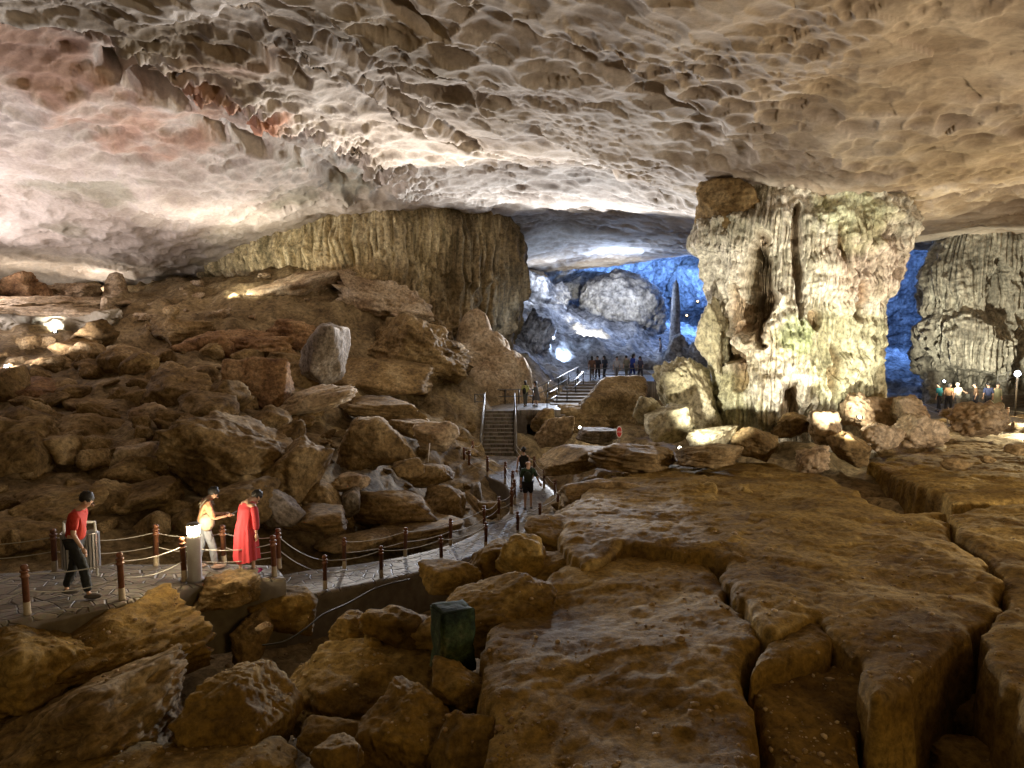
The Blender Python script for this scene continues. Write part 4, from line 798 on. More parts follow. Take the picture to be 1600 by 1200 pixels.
# ================================================================== walkway, stairs, terrace
def GP(px, py, H):
    d = P(px, py, 1.0) - Vector((0, 0, CAMZ)); return Vector((0, 0, CAMZ)) + d * (-H / d.z)
def strip(name, pairs, seed, thick=1.3, sub=14, across=14):
    A = np.array([GP(*a)[:] for a, b in pairs]); B = np.array([GP(*b)[:] for a, b in pairs]); n = len(A); t = np.linspace(0, n - 1, (n - 1) * sub + 1); i = np.arange(n)
    a = np.stack([np.interp(t, i, A[:, k]) for k in range(3)], 1); b = np.stack([np.interp(t, i, B[:, k]) for k in range(3)], 1)
    ker = np.ones(9) / 9
    for q in (a, b):
        for k in range(3): q[4:-4, k] = np.convolve(q[:, k], ker, 'valid')
    rows = []; ws = np.linspace(0, 1, across)
    zt = np.minimum(a[:, 2], b[:, 2]) * 0.5 + 0.5 * np.maximum(a[:, 2], b[:, 2])
    def wall(e, o, sgn):
        out = (e - o); out[:, 2] = 0; out /= np.linalg.norm(out, axis=1, keepdims=True) + 1e-9; res = []
        for k in range(6, 0, -1):
            q = e.copy(); dz = thick * k / 6.0; q[:, 2] -= dz; nn = 0.10 * fbm(q / 0.6, 3, seed + 3) + 0.05 * k / 6; q += out * nn[:, None]; res.append(q)
        q = e.copy(); q[:, 2] -= 0.05; q += out * 0.05; res.append(q); return res
    wa = wall(a.copy(), b, 1); wb = wall(b.copy(), a, 1)[::-1]
    for q in wa: rows.append(q)
    for w in ws:
        q = a * (1 - w) + b * w; q[:, 2] += 0.018 * vnoise(q / 0.35, seed); rows.append(q)
    for q in wb: rows.append(q)
    V = np.stack(rows, 0); c = V.reshape(-1, 3).mean(0); f = grid_faces(len(rows), len(t))
    return V, f, c
def walkway(name, pairs, seed):
    V, f, c = strip(name, pairs, seed); me = mesh_np(name, V.reshape(-1, 3) - c, f, smooth=False); me.materials.append(M['paving']); me.materials.append(M['concrete'])
    n = V.shape[1] - 1; ri = np.arange(len(f)) // n; side = (ri < 6) | (ri >= V.shape[0] - 8); me.polygons.foreach_set('material_index', side.astype(np.int32))
    return struct(link(name, me, None, None, c))
walkway('walkway', [((-420, 1060, 4.35), (-300, 905, 4.4)), ((-100, 1000, 4.38), (-60, 900, 4.42)), ((42, 966, 4.4), (60, 893, 4.45)), ((190, 941, 4.42), (165, 882, 4.48)), ((300, 912, 4.5), (262, 882, 4.52)), ((370, 905, 4.62), (355, 882, 4.6)), ((446, 904, 4.7), (430, 884, 4.7))], 801)
walkway('lower_walkway', [((400, 950, 5.7), (400, 905, 5.7)), ((507, 924, 5.72), (470, 893, 5.72)), ((600, 905, 5.85), (560, 882, 5.82)), ((690, 885, 6.0), (650, 866, 5.95)), ((762, 860, 6.15), (720, 847, 6.08)), ((815, 840, 6.3), (766, 822, 6.22)), ((848, 824, 6.4), (793, 804, 6.35)), ((874, 806, 6.5), (802, 789, 6.42)), ((880, 790, 6.52), (800, 773, 6.5)),
    ((864, 766, 6.56), (788, 755, 6.55)), ((840, 746, 6.6), (762, 745, 6.6)), ((820, 729, 6.6), (724, 732, 6.6)), ((806, 713, 6.6), (752, 712, 6.6))], 802)
# stairs
x0, x1, D0 = P(754, 712, 35.6).x, P(803, 712, 35.6).x, 35.5
NS, RISE, RUN = 12, 0.145, 0.335
st = empty('stone_stairs', (x0, D0, CAMZ - 6.6)); tag(st, 'straight flight of stone stairs climbing from the lower walkway to the landing', 'stairs')
for k in range(NS): MB().box(((x1 - x0) / 2, RUN * (k + 0.5), RISE * (k + 0.5)), (x1 - x0 - 0.004 * k, RUN + 0.03, RISE)).build('step', M['paving'], st); 
mb = MB()
for k in range(NS): mb.box(((x1 - x0) / 2, RUN * (k + 0.5) + 0.06, RISE * (k + 0.5) / 2 - 0.2), (x1 - x0 - 0.05, RUN - 0.01, RISE * k + 0.25))
mb.build('stair_base', M['concrete'], st)
ztop = CAMZ - 6.6 + NS * RISE; Dt = D0 + NS * RUN
for xs in (x0 - 0.10, x1 + 0.10):
    v = []; MBc = MB(); L = NS * RUN
    MBc.add([(xs - 0.07 - x0, 0, -0.2), (xs + 0.07 - x0, 0, -0.2), (xs + 0.07 - x0, 0, 0.25), (xs - 0.07 - x0, 0, 0.25), (xs - 0.07 - x0, L, -0.2), (xs + 0.07 - x0, L, -0.2), (xs + 0.07 - x0, L, NS * RISE + 0.2), (xs - 0.07 - x0, L, NS * RISE + 0.2)], [(0, 1, 2, 3), (7, 6, 5, 4), (0, 3, 7, 4), (1, 5, 6, 2), (3, 2, 6, 7), (0, 4, 5, 1)]).build('stringer_wall', M['concrete'], st)
def slabbox(name, xa, xb, ya, yb, zt, th, m='paving'):
    n = 24; X, Y = np.meshgrid(np.linspace(xa, xb, n), np.linspace(ya, yb, n)); b = np.stack([X.ravel(), Y.ravel(), X.ravel() * 0], 1); edge = ((X == xa) | (X == xb) | (Y == ya) | (Y == yb)).ravel()
    bx = b.copy(); bx[:, 0] += 0.12 * edge * fbm(b / 0.8, 3, 5); bx[:, 1] += 0.12 * edge * fbm(b / 0.8, 3, 6)
    top = bx.copy(); top[:, 2] = zt + 0.02 * vnoise(b / 0.5, 4); bot = bx.copy(); bot[:, 2] = zt - th
    f = grid_faces(n, n); ring = np.r_[np.arange(n - 1), np.arange(n - 1) * n + n - 1, n * n - 1 - np.arange(n - 1), (n - 1 - np.arange(n - 1)) * n]; r2 = np.roll(ring, -1)
    F = np.vstack([f, f[:, ::-1] + n * n, np.stack([ring, ring + n * n, r2 + n * n, r2], 1)])
    c = np.array([(xa + xb) / 2, (ya + yb) / 2, zt]); return link(name, mesh_np(name, np.vstack([top, bot]) - c, F, smooth=False), M[m], None, c)
struct(slabbox('stair_landing', -2.2, 2.6, Dt + 0.01, Dt + 3.1, ztop - 0.004, 0.5))
# retaining wall with a dark doorway
rw = empty('retaining_wall', (x1 + 0.2, Dt, CAMZ - 7.6)); tag(rw, 'rough grey retaining wall under the landing with a dark doorway in it', 'wall')
hh = ztop - 0.3 - (CAMZ - 7.6); dx0, dx1, dh = 0.50, 1.25, 7.6 - 5.65
def rough_box(c, d, seed):
    m = MB().box(c, d).mesh('w'); bm = bmesh.new(); bm.from_mesh(m); bmesh.ops.subdivide_edges(bm, edges=bm.edges, cuts=7, use_grid_fill=True)
    co = np.array([v.co[:] for v in bm.verts]); n = 0.07 * fbm(co / 0.5, 3, seed)
    for v, a in zip(bm.verts, n): v.co.y -= abs(a); v.co.x += a * 0.3
    bm.to_mesh(m); bm.free(); return m
link('wall_face', rough_box((dx0 / 2 - 0.05, 0.3, hh / 2), (dx0 + 0.1, 0.6, hh), 1), M['concrete'], rw); link('wall_face', rough_box(((dx1 + 2.6) / 2, 0.3, hh / 2), (2.6 - dx1, 0.6, hh), 2), M['concrete'], rw)
link('lintel', rough_box(((dx0 + dx1) / 2, 0.33, (dh + hh) / 2), (dx1 - dx0 - 0.004, 0.5, hh - dh), 3), M['concrete'], rw)
MB().box(((dx0 + dx1) / 2, 1.5, dh / 2), (dx1 - dx0 + 0.5, 0.1, dh + 0.4)).box((dx0 - 0.1, 1.0, dh / 2), (0.1, 0.9, dh)).box((dx1 + 0.1, 1.0, dh / 2), (0.1, 0.9, dh)).build('doorway_recess', M['dark'], rw)
# upper stairs and terrace
us = empty('stone_stairs', (2.3, Dt + 2.4, ztop)); tag(us, 'short wide flight of stone steps rising behind the square brown block', 'stairs')
for k in range(7): MB().box((1.4 + 0.24 * k, 0.45 + 0.9 * k, 0.05 + 0.11 * k - 0.3), (3.0, 1.0, 0.1 + 0.5)).build('step', M['concrete'], us)
zT = CAMZ - 4.15
struct(slabbox('viewing_terrace', 3.6, 14.5, Dt + 9.6, Dt + 22, zT, 1.5))
# ---- rope posts
def make_post(h=0.78):
    t = empty('rope_post', (0, 0, 0)); r = 0.047
    MB().lathe([(r * 1.12, 0), (r * 1.12, 0.03), (r * 1.04, 0.04), (r * 1.04, h * 0.26)], 14).build('post_base', M['postbase'], t, True)
    MB().lathe([(r, h * 0.26), (r, h * 0.74), (r * 1.35, h * 0.75), (r * 1.4, h * 0.775), (r, h * 0.79), (r, h * 0.84), (r * 1.35, h * 0.85), (r * 1.3, h * 0.875), (r * 0.8, h * 0.885)], 14).build('post_shaft', M['post'], t, True)
    MB().lathe([(r * 0.6, h * 0.885), (r * 0.95, h * 0.91), (r * 1.12, h * 0.95), (r * 0.9, h * 0.985), (r * 0.3, h)], 14).build('knob', M['post'], t, True)
    return t
proto = [None]; HP = 0.78
ORD = ['first', 'second', 'third', 'fourth', 'fifth', 'sixth', 'seventh', 'eighth', 'ninth', 'tenth', 'eleventh', 'twelfth']
def place_post(p, label, group, s=1.0, leanr=0):
    if proto[0] is None: o = proto[0] = make_post()
    else: o = copy_tree(proto[0])
    o.location = p; o.scale = (s, s, s); o.rotation_euler = (rad(random.uniform(-2, 2)), rad(random.uniform(-2, 2) + leanr), random.uniform(0, 6)); tag(o, label, 'post', group); return o
random.seed(4)
def rope_run(pts, label, heights=(0.80, 0.47), sag=0.07, r=0.0085, s=1.0):
    for hi, fr in enumerate(heights):
        path = []
        for a, b in zip(pts[:-1], pts[1:]):
            sg = sag * random.uniform(0.7, 1.6)
            for k in range(10): t = k / 10; q = a.lerp(b, t); q.z += HP * s * fr - sg * 4 * t * (1 - t); path.append(q)
        path.append(pts[-1] + Vector((0, 0, HP * s * fr))); c = pts[0]; o = MB().tube([q - c for q in path], r, 6).build('rope', M['rope'], None, True, c)
        tag(o, ('upper' if hi == 0 else 'lower') + ' white rope ' + label, 'rope', 'ropes of the walkway')
G1 = 'posts along the near edge of the upper walkway'
n1 = [GP(-150, 1005, 4.38), GP(43, 960, 4.4), GP(191, 937, 4.42), GP(289, 908, 4.5), GP(429, 901, 4.7)]
L1 = ['post outside the left edge', 'red brown rope post nearest the left edge, in front of the man in red', 'dark red rope post standing right of the man in red on the near edge', 'rope post with a pale knob touching the lamp bollard', 'orange lit rope post just right of the woman in red']
for p, l in list(zip(n1, L1))[1:]: place_post(p, l, G1)
rope_run(n1, 'along the near edge of the upper walkway')
f1p = [GP(-150, 902, 4.42), GP(86, 893, 4.46), GP(244, 884, 4.5), GP(350, 884, 4.6), GP(436, 888, 4.75)]
for p, l in list(zip(f1p, ['', 'rope post behind the man in red next to the litter bins', 'orange lit rope post between the man in red and the lamp bollard, far edge', 'dark unlit rope post between the two women on the walkway', 'dark rope post close behind the orange one right of the woman in red']))[1:]: place_post(p, l, 'posts along the far edge of the upper walkway')
rope_run(f1p, 'along the far edge of the upper walkway')
n2 = [GP(508, 920, 5.72), GP(596, 902, 5.85), GP(690, 882, 6.0), GP(759, 857, 6.14), GP(809, 838, 6.3), GP(844, 822, 6.4), GP(871, 804, 6.5)]
for k, p in enumerate(n2): place_post(p, ORD[k] + ' rope post from the left, near edge of lower walkway', 'posts along the near edge of the lower walkway', 0.95)
rope_run([f1p[-1] + Vector((0, 0, 0))] + n2, 'along the near edge of the lower walkway')
f2 = [GP(538, 888, 5.76), GP(633, 869, 5.9), GP(704, 851, 6.05), GP(757, 828, 6.2), GP(779, 812, 6.28), GP(799, 802, 6.36), GP(804, 788, 6.42), GP(800, 772, 6.5)]
for k, p in enumerate(f2): place_post(p, ORD[k] + ' rope post from the left, far edge of lower walkway', 'posts along the far edge of the lower walkway', 0.95 if k < 5 else 1.15)
rope_run(f2, 'along the far edge of the lower walkway', s=1.0)
f3 = [GP(800, 772, 6.5), GP(789, 756, 6.55), GP(762, 745, 6.6), GP(733, 735, 6.6), GP(726, 730, 6.6), GP(739, 718, 6.6), GP(754, 712, 6.6)]
for k, p in enumerate(f3[1:-1]): place_post(p, ORD[k] + ' rope post round the small stair foot platform, counting from the walkers', 'posts around the small platform', 1.15)
rope_run(f3, 'around the small platform at the foot of the stairs', s=1.15, sag=0.12)
f4 = [GP(871, 804, 6.5), GP(868, 786, 6.53), GP(850, 763, 6.57), GP(834, 744, 6.6), GP(818, 729, 6.6), GP(806, 716, 6.6)]
for k, p in enumerate(f4[1:-1]): place_post(p, ORD[k] + ' rope post on the outer side of the walkway bend, nearest first', 'posts on the outer side of the walkway bend', 1.1)
rope_run(f4, 'on the outer side of the walkway bend', s=1.1)
# stair rails: steel handrails
def handrail(a, b, label, n=4, h=0.9, m='steel', dark=False):
    t = empty('handrail', a); d = b - a
    for k in range(n): q = d * (k / (n - 1)); MB().tube([q, q + Vector((0, 0, h))], 0.03, 8).build('upright', M['dark' if dark else m], t, True)
    for hh_ in (h, h * 0.55): MB().tube([Vector((0, 0, hh_)), d * 0.5 + Vector((0, 0, hh_ - (0.04 if dark else 0))), d + Vector((0, 0, hh_))], 0.026, 8).build('rail', M[m], t, True)
    return tag(t, label, 'handrail')
zs = CAMZ - 6.6
M['rail'] = mat('pale_painted_rail', (0.13, 0.125, 0.12), 0.5, 0.0, 0.1, 0.1)
handrail(Vector((x0 - 0.1, D0, zs + 0.15)), Vector((x0 - 0.02, Dt, ztop)), 'pale handrail up the left side of the straight stairs', 4, 0.9, 'rail')
handrail(Vector((x1 + 0.1, D0, zs + 0.15)), Vector((x1 + 0.05, Dt, ztop)), 'pale handrail up the right side of the straight stairs', 4, 0.9, 'rail')
handrail(Vector((-2.0, Dt + 0.1, ztop)), Vector((x0 - 0.1, Dt + 0.1, ztop)), 'short rail at the left end of the landing', 2, 0.85, 'rail', True)
handrail(Vector((-2.0, Dt + 2.9, ztop)), Vector((1.2, Dt + 2.9, ztop)), 'rail along the back of the landing behind the two standing people', 5, 0.85, 'rail', True)
handrail(Vector((1.4, Dt + 2.9, ztop)), Vector((4.4, Dt + 9.6, ztop + 0.75)), 'rope rail climbing beside the upper steps', 5, 0.95, 'rail', True)
handrail(Vector((1.9, Dt + 0.3, ztop)), Vector((2.6, Dt + 3.0, ztop)), 'short rail at the right end of the landing', 2, 0.9, 'rail', True)
handrail(Vector((3.2, Dt + 3.2, ztop + 0.1)), Vector((4.6, Dt + 8.0, ztop + 0.6)), 'rail on the right of the upper steps partly behind the brown block', 3, 0.9, 'rail', True)
handrail(Vector((4.4, Dt + 10.0, zT)), Vector((9.6, Dt + 10.0, zT)), 'left half of the long rail in front of the far people', 7, 0.9, 'rail', True)
handrail(Vector((10.2, Dt + 10.4, zT)), Vector((14.2, Dt + 10.4, zT)), 'right half of the long rail in front of the far people', 5, 0.9, 'rail', True)
# far right: two pale posts with a rope, steps up under the column
r1 = [GP(1440, 640, 5.2), GP(1481, 662, 5.0), ]
place_post(GP(1481, 662, 4.95), 'pinkish rope post standing before the lit rock pile at the right', 'posts at the right', 1.0)
place_post(GP(1574, 662, 4.95), 'orange rope post on the flat slab in front of the dark right hand steps', 'posts at the right', 1.0)
rope_run([GP(1440, 645, 5.1), GP(1481, 662, 4.95)], 'left of the pinkish post at the right')
rope_run([GP(1574, 662, 4.95), GP(1680, 668, 4.9)], 'right of the orange post at the right')
rs_ = empty('stone_stairs', (GP(1600, 645, 5.3))); tag(rs_, 'dark stone steps at the right edge under the small street style lamp', 'stairs')
for k in range(8): MB().box((0, 0.2 + 0.32 * k, 0.08 + 0.15 * k - 0.15), (3.4, 0.36, 0.3)).build('step', M['concrete'], rs_)
handrail(GP(1558, 612, 4.0), GP(1590, 600, 3.6), 'bent bright metal rail beside the right hand lamp', 3, 0.9, 'rail')
# ================================================================== people
def skin_mesh(vs, es, rs, root=0, sub=2):
    me = bpy.data.meshes.new('t'); me.from_pydata([tuple(v) for v in vs], es, []); ob = bpy.data.objects.new('t', me); C.objects.link(ob)
    ob.modifiers.new('s', 'SKIN').use_smooth_shade = True
    sv = me.skin_vertices[0].data if me.skin_vertices else None
    if sv is None:
        bm = bmesh.new(); bm.from_mesh(me); bm.verts.layers.skin.verify(); bm.to_mesh(me); bm.free(); sv = me.skin_vertices[0].data
    for i, r in enumerate(rs): sv[i].radius = (r, r) if not isinstance(r, tuple) else r; sv[i].use_root = (i == root)
    ss = ob.modifiers.new('b', 'SUBSURF'); ss.levels = sub; ss.render_levels = sub
    bpy.context.view_layer.update(); dg = bpy.context.evaluated_depsgraph_get(); out = bpy.data.meshes.new_from_object(ob.evaluated_get(dg)); bpy.data.objects.remove(ob); return out
def join_meshes(name, ms):
    bm = bmesh.new()
    for m in ms: bm.from_mesh(m)
    me = bpy.data.meshes.new(name); bm.to_mesh(me); bm.free(); me.materials.clear(); me.polygons.foreach_set('use_smooth', np.ones(len(me.polygons), dtype=bool)); return me
clm = {}
def CM(c):
    if c not in clm: clm[c] = cloth('cloth', c)
    return clm[c]
def person(loc, rz, h, label, top=(0.5, 0.1, 0.1), bottom=(0.02, 0.02, 0.025), shoes=(0.1, 0.1, 0.1), lean=6, head=10, armL=None, armR=None, stride=0.12, lift=0.0, hair='short', haircol=None, legs='trousers', dress=None, sleeve=0.5, group=None, wide=1.0, bag=None, extra=None):
    root = empty('person', loc, rad(rz)); tag(root, label, 'person', group); k = h / 1.72
    def rx(p, pv, a): 
        p = Vector(p) - Vector(pv); c, s = math.cos(rad(-a)), math.sin(rad(-a)); return Vector((p.x, p.y * c - p.z * s, p.y * s + p.z * c)) + Vector(pv)
    pel = Vector((0, 0, 0.95)); UP = lambda p: rx(p, pel, lean)
    J = {'pelvis': pel, 'waist': UP((0, 0, 1.10)), 'chest': UP((0, -0.01, 1.28)), 'neck': UP((0, -0.01, 1.45))}
    nk = J['neck']; HD = lambda p: rx(UP(p), nk, head); J['jaw'] = HD((0, 0.025, 1.535)); J['head'] = HD((0, 0.015, 1.61)); J['crown'] = HD((0, 0.0, 1.665))
    for s, nm in ((-1, 'L'), (1, 'R')):
        J['sh' + nm] = UP((0.175 * s * wide, -0.01, 1.375)); ar = (armL if nm == 'L' else armR) or ((0.235 * s, -0.02, 1.10), (0.245 * s, 0.06, 0.87))
        J['el' + nm] = UP(ar[0]); J['wr' + nm] = UP(ar[1]); J['hip' + nm] = Vector((0.085 * s, 0, 0.90)); y = stride * s; lf = lift if nm == 'L' else 0
        J['kn' + nm] = Vector((0.095 * s, y * 0.6 + 0.03 + lf, 0.50)); J['an' + nm] = Vector((0.10 * s, y, 0.085 + lf)); J['to' + nm] = Vector((0.11 * s, y + 0.14, 0.035 + lf * 0.7))
    ks = list(J); idx = {a: i for i, a in enumerate(ks)}
    RB = dict(pelvis=0.135, waist=0.118, chest=0.14, neck=0.052, jaw=0.068, head=0.094, crown=0.075, sh=0.058, el=0.040, wr=0.026, hip=0.088, kn=0.055, an=0.036, to=0.034)
    E = [('pelvis', 'waist'), ('waist', 'chest'), ('chest', 'neck'), ('neck', 'jaw'), ('jaw', 'head'), ('head', 'crown')]
    for s in 'LR': E += [('chest', 'sh' + s), ('sh' + s, 'el' + s), ('el' + s, 'wr' + s), ('pelvis', 'hip' + s), ('hip' + s, 'kn' + s), ('kn' + s, 'an' + s), ('an' + s, 'to' + s)]
    rb = [RB.get(a, RB.get(a[:-1])) for a in ks]
    body = skin_mesh([J[a] * k for a in ks], [(idx[a], idx[b]) for a, b in E], [r * k * 0.95 for r in rb], 0)
    det = MB()
    for s in 'LR':                                   # palm, four fingers of different length and a thumb
        w = J['wr' + s] * k; d = (J['wr' + s] - J['el' + s]).normalized(); sd = Vector((1, 0, 0)) - d * d.x; sd = sd.normalized() if sd.length > 0.1 else Vector((0, 1, 0)); pn = d.cross(sd)
        det.tube([w, w + d * 0.045 * k, w + d * 0.085 * k], [0.024 * k, 0.036 * k, 0.030 * k], 8)
        for q, ln in enumerate((0.062, 0.072, 0.068, 0.052)):
            b = w + d * 0.08 * k + sd * (q - 1.5) * 0.018 * k; det.tube([b, b + d * ln * 0.5 * k + pn * 0.006, b + d * ln * 0.85 * k + pn * 0.022 * k], [0.0095 * k, 0.0085 * k, 0.006 * k], 6)
        b = w + d * 0.035 * k - sd * 0.03 * k; det.tube([b, b + (d * 0.03 - sd * 0.025) * k, b + (d * 0.06 - sd * 0.03 + pn * 0.01) * k], [0.012 * k, 0.010 * k, 0.007 * k], 6)
    det.ball(HD((0, 0.118, 1.595)) * k, (0.013 * k, 0.02 * k, 0.022 * k), 8, 6)
    for s in (-1, 1): det.ball(HD((0.088 * s, 0.01, 1.60)) * k, (0.012 * k, 0.022 * k, 0.032 * k), 8, 6)
    link('body', join_meshes('body', [body, det.mesh('d', True)]), M['skin'], root)
    ey = MB()
    for s in (-1, 1): ey.ball(HD((0.033 * s, 0.097, 1.615)) * k, 0.011 * k, 8, 6)
    ey.build('eyes', M['hair'], root, True)
    def piece(name, names, edges, grow, col, sub=2):
        vs = [n if not isinstance(n, str) else J[n] for n, r in names]; me = skin_mesh([v * k for v in vs], edges, [(r + grow) * k for n, r in names], 0, sub + 1)
        co = np.array([v.co[:] for v in me.vertices]); no = np.array([v.normal[:] for v in me.vertices]); w_ = 0.016 * (fbm(co / np.array([0.10, 0.10, 0.05]) + 5 * rz, 3, 31, 0.5, ridged=True) - 0.45) + 0.008 * fbm(co / 0.04, 2, 33); co += no * w_[:, None]; me.vertices.foreach_set('co', co.astype(np.float32).ravel()); me.update(); return link(name, me, CM(col), root)
    if top:
        e = {s: J['sh' + s].lerp(J['el' + s], min(sleeve * 2, 1.0)) for s in 'LR'}; names = [(J['pelvis'] + Vector((0, 0, -0.04)), 0.150), ('waist', 0.136), ('chest', 0.150), (J['neck'] - (J['neck'] - J['chest']) * 0.25, 0.062), ('shL', 0.068), ('shR', 0.068)]; ed = [(0, 1), (1, 2), (2, 3), (2, 4), (2, 5)]
        if sleeve > 0: names += [(e['L'], 0.055), (e['R'], 0.055)]; ed += [(4, 6), (5, 7)]
        if sleeve > 0.6: names += [(J['elL'].lerp(J['wrL'], 0.9), 0.042), (J['elR'].lerp(J['wrR'], 0.9), 0.042)]; ed += [(6, 8), (7, 9)]
        piece('shirt', names, ed, 0.012, top)
    if legs == 'trousers': piece('trousers', [('pelvis', 0.110), ('hipL', 0.088), ('hipR', 0.088), ('knL', 0.068), ('knR', 0.068), (J['anL'] + Vector((0, 0, 0.03)), 0.055), (J['anR'] + Vector((0, 0, 0.03)), 0.055)], [(0, 1), (0, 2), (1, 3), (2, 4), (3, 5), (4, 6)], 0.010, bottom)
    elif legs == 'shorts': piece('shorts', [('pelvis', 0.140), ('hipL', 0.098), ('hipR', 0.098), (J['hipL'].lerp(J['knL'], 0.85), 0.085), (J['hipR'].lerp(J['knR'], 0.85), 0.085)], [(0, 1), (0, 2), (1, 3), (2, 4)], 0.012, bottom)
    if dress:
        n, m_ = 72, 30; v = []
        cen = [J['neck'] + Vector((0, -0.01, -0.02)), UP((0, 0, 1.38)), J['chest'], J['waist'], pel, Vector((0, 0, 0.7)), Vector((0, 0, dress[1]))]; zr_ = [0.075, 0.17, 0.185, 0.185, 0.21, 0.245, 0.27]; dr_ = [0.07, 0.11, 0.15, 0.155, 0.17, 0.20, 0.22]
        for j in range(m_):
            t = j / (m_ - 1) * 6; i = min(int(t), 5); f = t - i; f2 = f * f * (3 - 2 * f) if i < 2 else f; c = cen[i].lerp(cen[i + 1], f); a_, b_ = zr_[i] + (zr_[i + 1] - zr_[i]) * f2, dr_[i] + (dr_[i + 1] - dr_[i]) * f2; g = max(0, (j / (m_ - 1) - 0.35)) * 0.13
            for q in range(n):
                an = 2 * math.pi * q / n; fo = 1 + g * (math.sin(an * 9 + 0.8 * math.sin(an * 3)) + 0.5 * math.sin(an * 15 + 2)); v.append(((c.x + a_ * fo * math.cos(an)) * k, (c.y + b_ * fo * math.sin(an)) * k, (c.z + (0.03 * math.sin(an * 2 + 1) if j == m_ - 1 else 0)) * k))
        me = mesh_np('dress', np.array(v), grid_faces(m_, n, True)); 
        sl = skin_mesh([J[a] * k for a in ('shL', 'elL')] + [J['elL'].lerp(J['wrL'], 0.75) * k], [(0, 1), (1, 2)], [0.078 * k, 0.068 * k, 0.062 * k]); sr = skin_mesh([J[a] * k for a in ('shR', 'elR')] + [J['elR'].lerp(J['wrR'], 0.75) * k], [(0, 1), (1, 2)], [0.078 * k, 0.068 * k, 0.062 * k])
        link('dress', join_meshes('dress', [me, sl, sr]), CM(dress[0]), root)
    if hair:
        hb = MB().ball(HD((0, -0.030, 1.640)) * k, (0.094 * k, 0.106 * k, 0.100 * k), 22, 16)
        if hair == 'long': hb.ball(HD((0, -0.07, 1.53)) * k, (0.085 * k, 0.06 * k, 0.16 * k), 14, 10)
        if hair == 'bun': hb.ball(HD((0, -0.09, 1.70)) * k, 0.05 * k, 12, 8)
        me = hb.mesh('hair', True); co = np.array([v.co[:] for v in me.vertices]); c0 = co.mean(0); d = co - c0; co = c0 + d * (1 + 0.22 * fbm(co / (0.035 * k), 4, 9))[:, None]; me.vertices.foreach_set('co', co.astype(np.float32).ravel()); me.update()
        link('hair', me, M['hair'] if haircol is None else CM(haircol), root)
    for s in 'LR':
        a = J['an' + s]; t = J['to' + s]; mbs = MB(); mbs.ball((a.lerp(t, 0.45) + Vector((0, 0, -0.012))) * k, (0.052 * k, 0.135 * k, 0.048 * k), 14, 8); mbs.build('shoe', CM(shoes), root, True)
    if bag:
        c, d, col = bag; c = UP(c); b = MB().ball(c * k, tuple(q * k for q in d), 16, 10).mesh('b', True); bo = link('backpack', b, CM(col), root)
        mm = MB()
        for s in (-1, 1): mm.tube([UP((0.11 * s, -0.14, 1.30)) * k, UP((0.12 * s, -0.05, 1.47)) * k, UP((0.12 * s, 0.13, 1.36)) * k], 0.016 * k, 6)
        mm.build('strap', CM(tuple(q * 0.5 for q in col)), bo, True)
    bpy.context.view_layer.update(); return root, J, k
person(GP(121, 934, 4.42), -80, 1.74, 'man in a red T-shirt and black trousers stepping along the walkway', (0.42, 0.028, 0.015), (0.012, 0.014, 0.016), (0.10, 0.09, 0.09), lean=13, head=26, stride=0.2, lift=0.03,
       armR=((0.25, 0.05, 1.10), (0.24, 0.22, 0.90)), armL=((-0.25, -0.14, 1.12), (-0.24, -0.12, 0.86)), sleeve=0.42)
wp, J, k = person(GP(322, 889, 4.57), -62, 1.55, 'woman in a peach top and grey jeans looking at her phone behind the lamp bollard', (0.46, 0.24, 0.13), (0.22, 0.24, 0.29), (0.35, 0.25, 0.22), lean=9, head=38, stride=0.16,
       armR=((0.24, 0.12, 1.10), (0.17, 0.40, 1.16)), armL=((-0.22, 0.12, 1.10), (-0.10, 0.36, 1.14)), sleeve=0.5, hair='short', bag=((0.20, 0.02, 1.02), (0.12, 0.15, 0.18), (0.30, 0.27, 0.20)))
ph = MB().box((0, 0, 0), (0.075, 0.155, 0.012)).build('phone', M['dark'], None, False, Vector(wp.location) + Matrix.Rotation(rad(-62), 3, 'Z') @ ((J['wrR'] + (J['wrR'] - J['elR']).normalized() * 0.12 + Vector((0, 0, 0.025))) * k)); ph.rotation_euler = (rad(25), 0, rad(-62)); tag(ph, 'dark phone held up by the woman in the peach top', 'phone')
person(GP(386, 897, 4.62), -38, 1.62, 'woman in a long loose red dress with her head bowed', None, (0.1, 0.1, 0.1), (0.55, 0.05, 0.22), lean=12, head=62, stride=0.08, dress=((0.50, 0.045, 0.06), 0.30), legs=None, hair='short', armR=((0.26, 0.03, 1.10), (0.27, 0.08, 0.84)), armL=((-0.26, 0.03, 1.10), (-0.27, 0.08, 0.84)))
person(GP(818, 768, 6.55), 6, 1.70, 'woman in a sleeveless black top walking just ahead of the bald man', (0.01, 0.01, 0.012), (0.015, 0.015, 0.018), (0.1, 0.1, 0.1), lean=3, head=6, sleeve=0.0, hair='bun', stride=0.12)
person(GP(825, 796, 6.46), -4, 1.70, 'bald man in a dark green shirt and black shorts walking away on the walkway', (0.02, 0.045, 0.025), (0.008, 0.008, 0.01), (0.15, 0.14, 0.13), lean=5, head=8, hair=None, legs='shorts', stride=0.10, armR=((0.29, 0.02, 1.14), (0.40, 0.10, 0.92)), bag=((0.0, -0.17, 1.16), (0.13, 0.09, 0.20), (0.018, 0.03, 0.022)), wide=1.1)
person(Vector((0.75, Dt + 1.5, ztop)), 20, 1.45, 'person in a yellow top with a black bag standing on the landing', (0.42, 0.42, 0.16), (0.10, 0.10, 0.09), (0.05, 0.05, 0.05), hair='long', bag=((-0.12, -0.12, 1.05), (0.12, 0.10, 0.22), (0.01, 0.01, 0.012)))
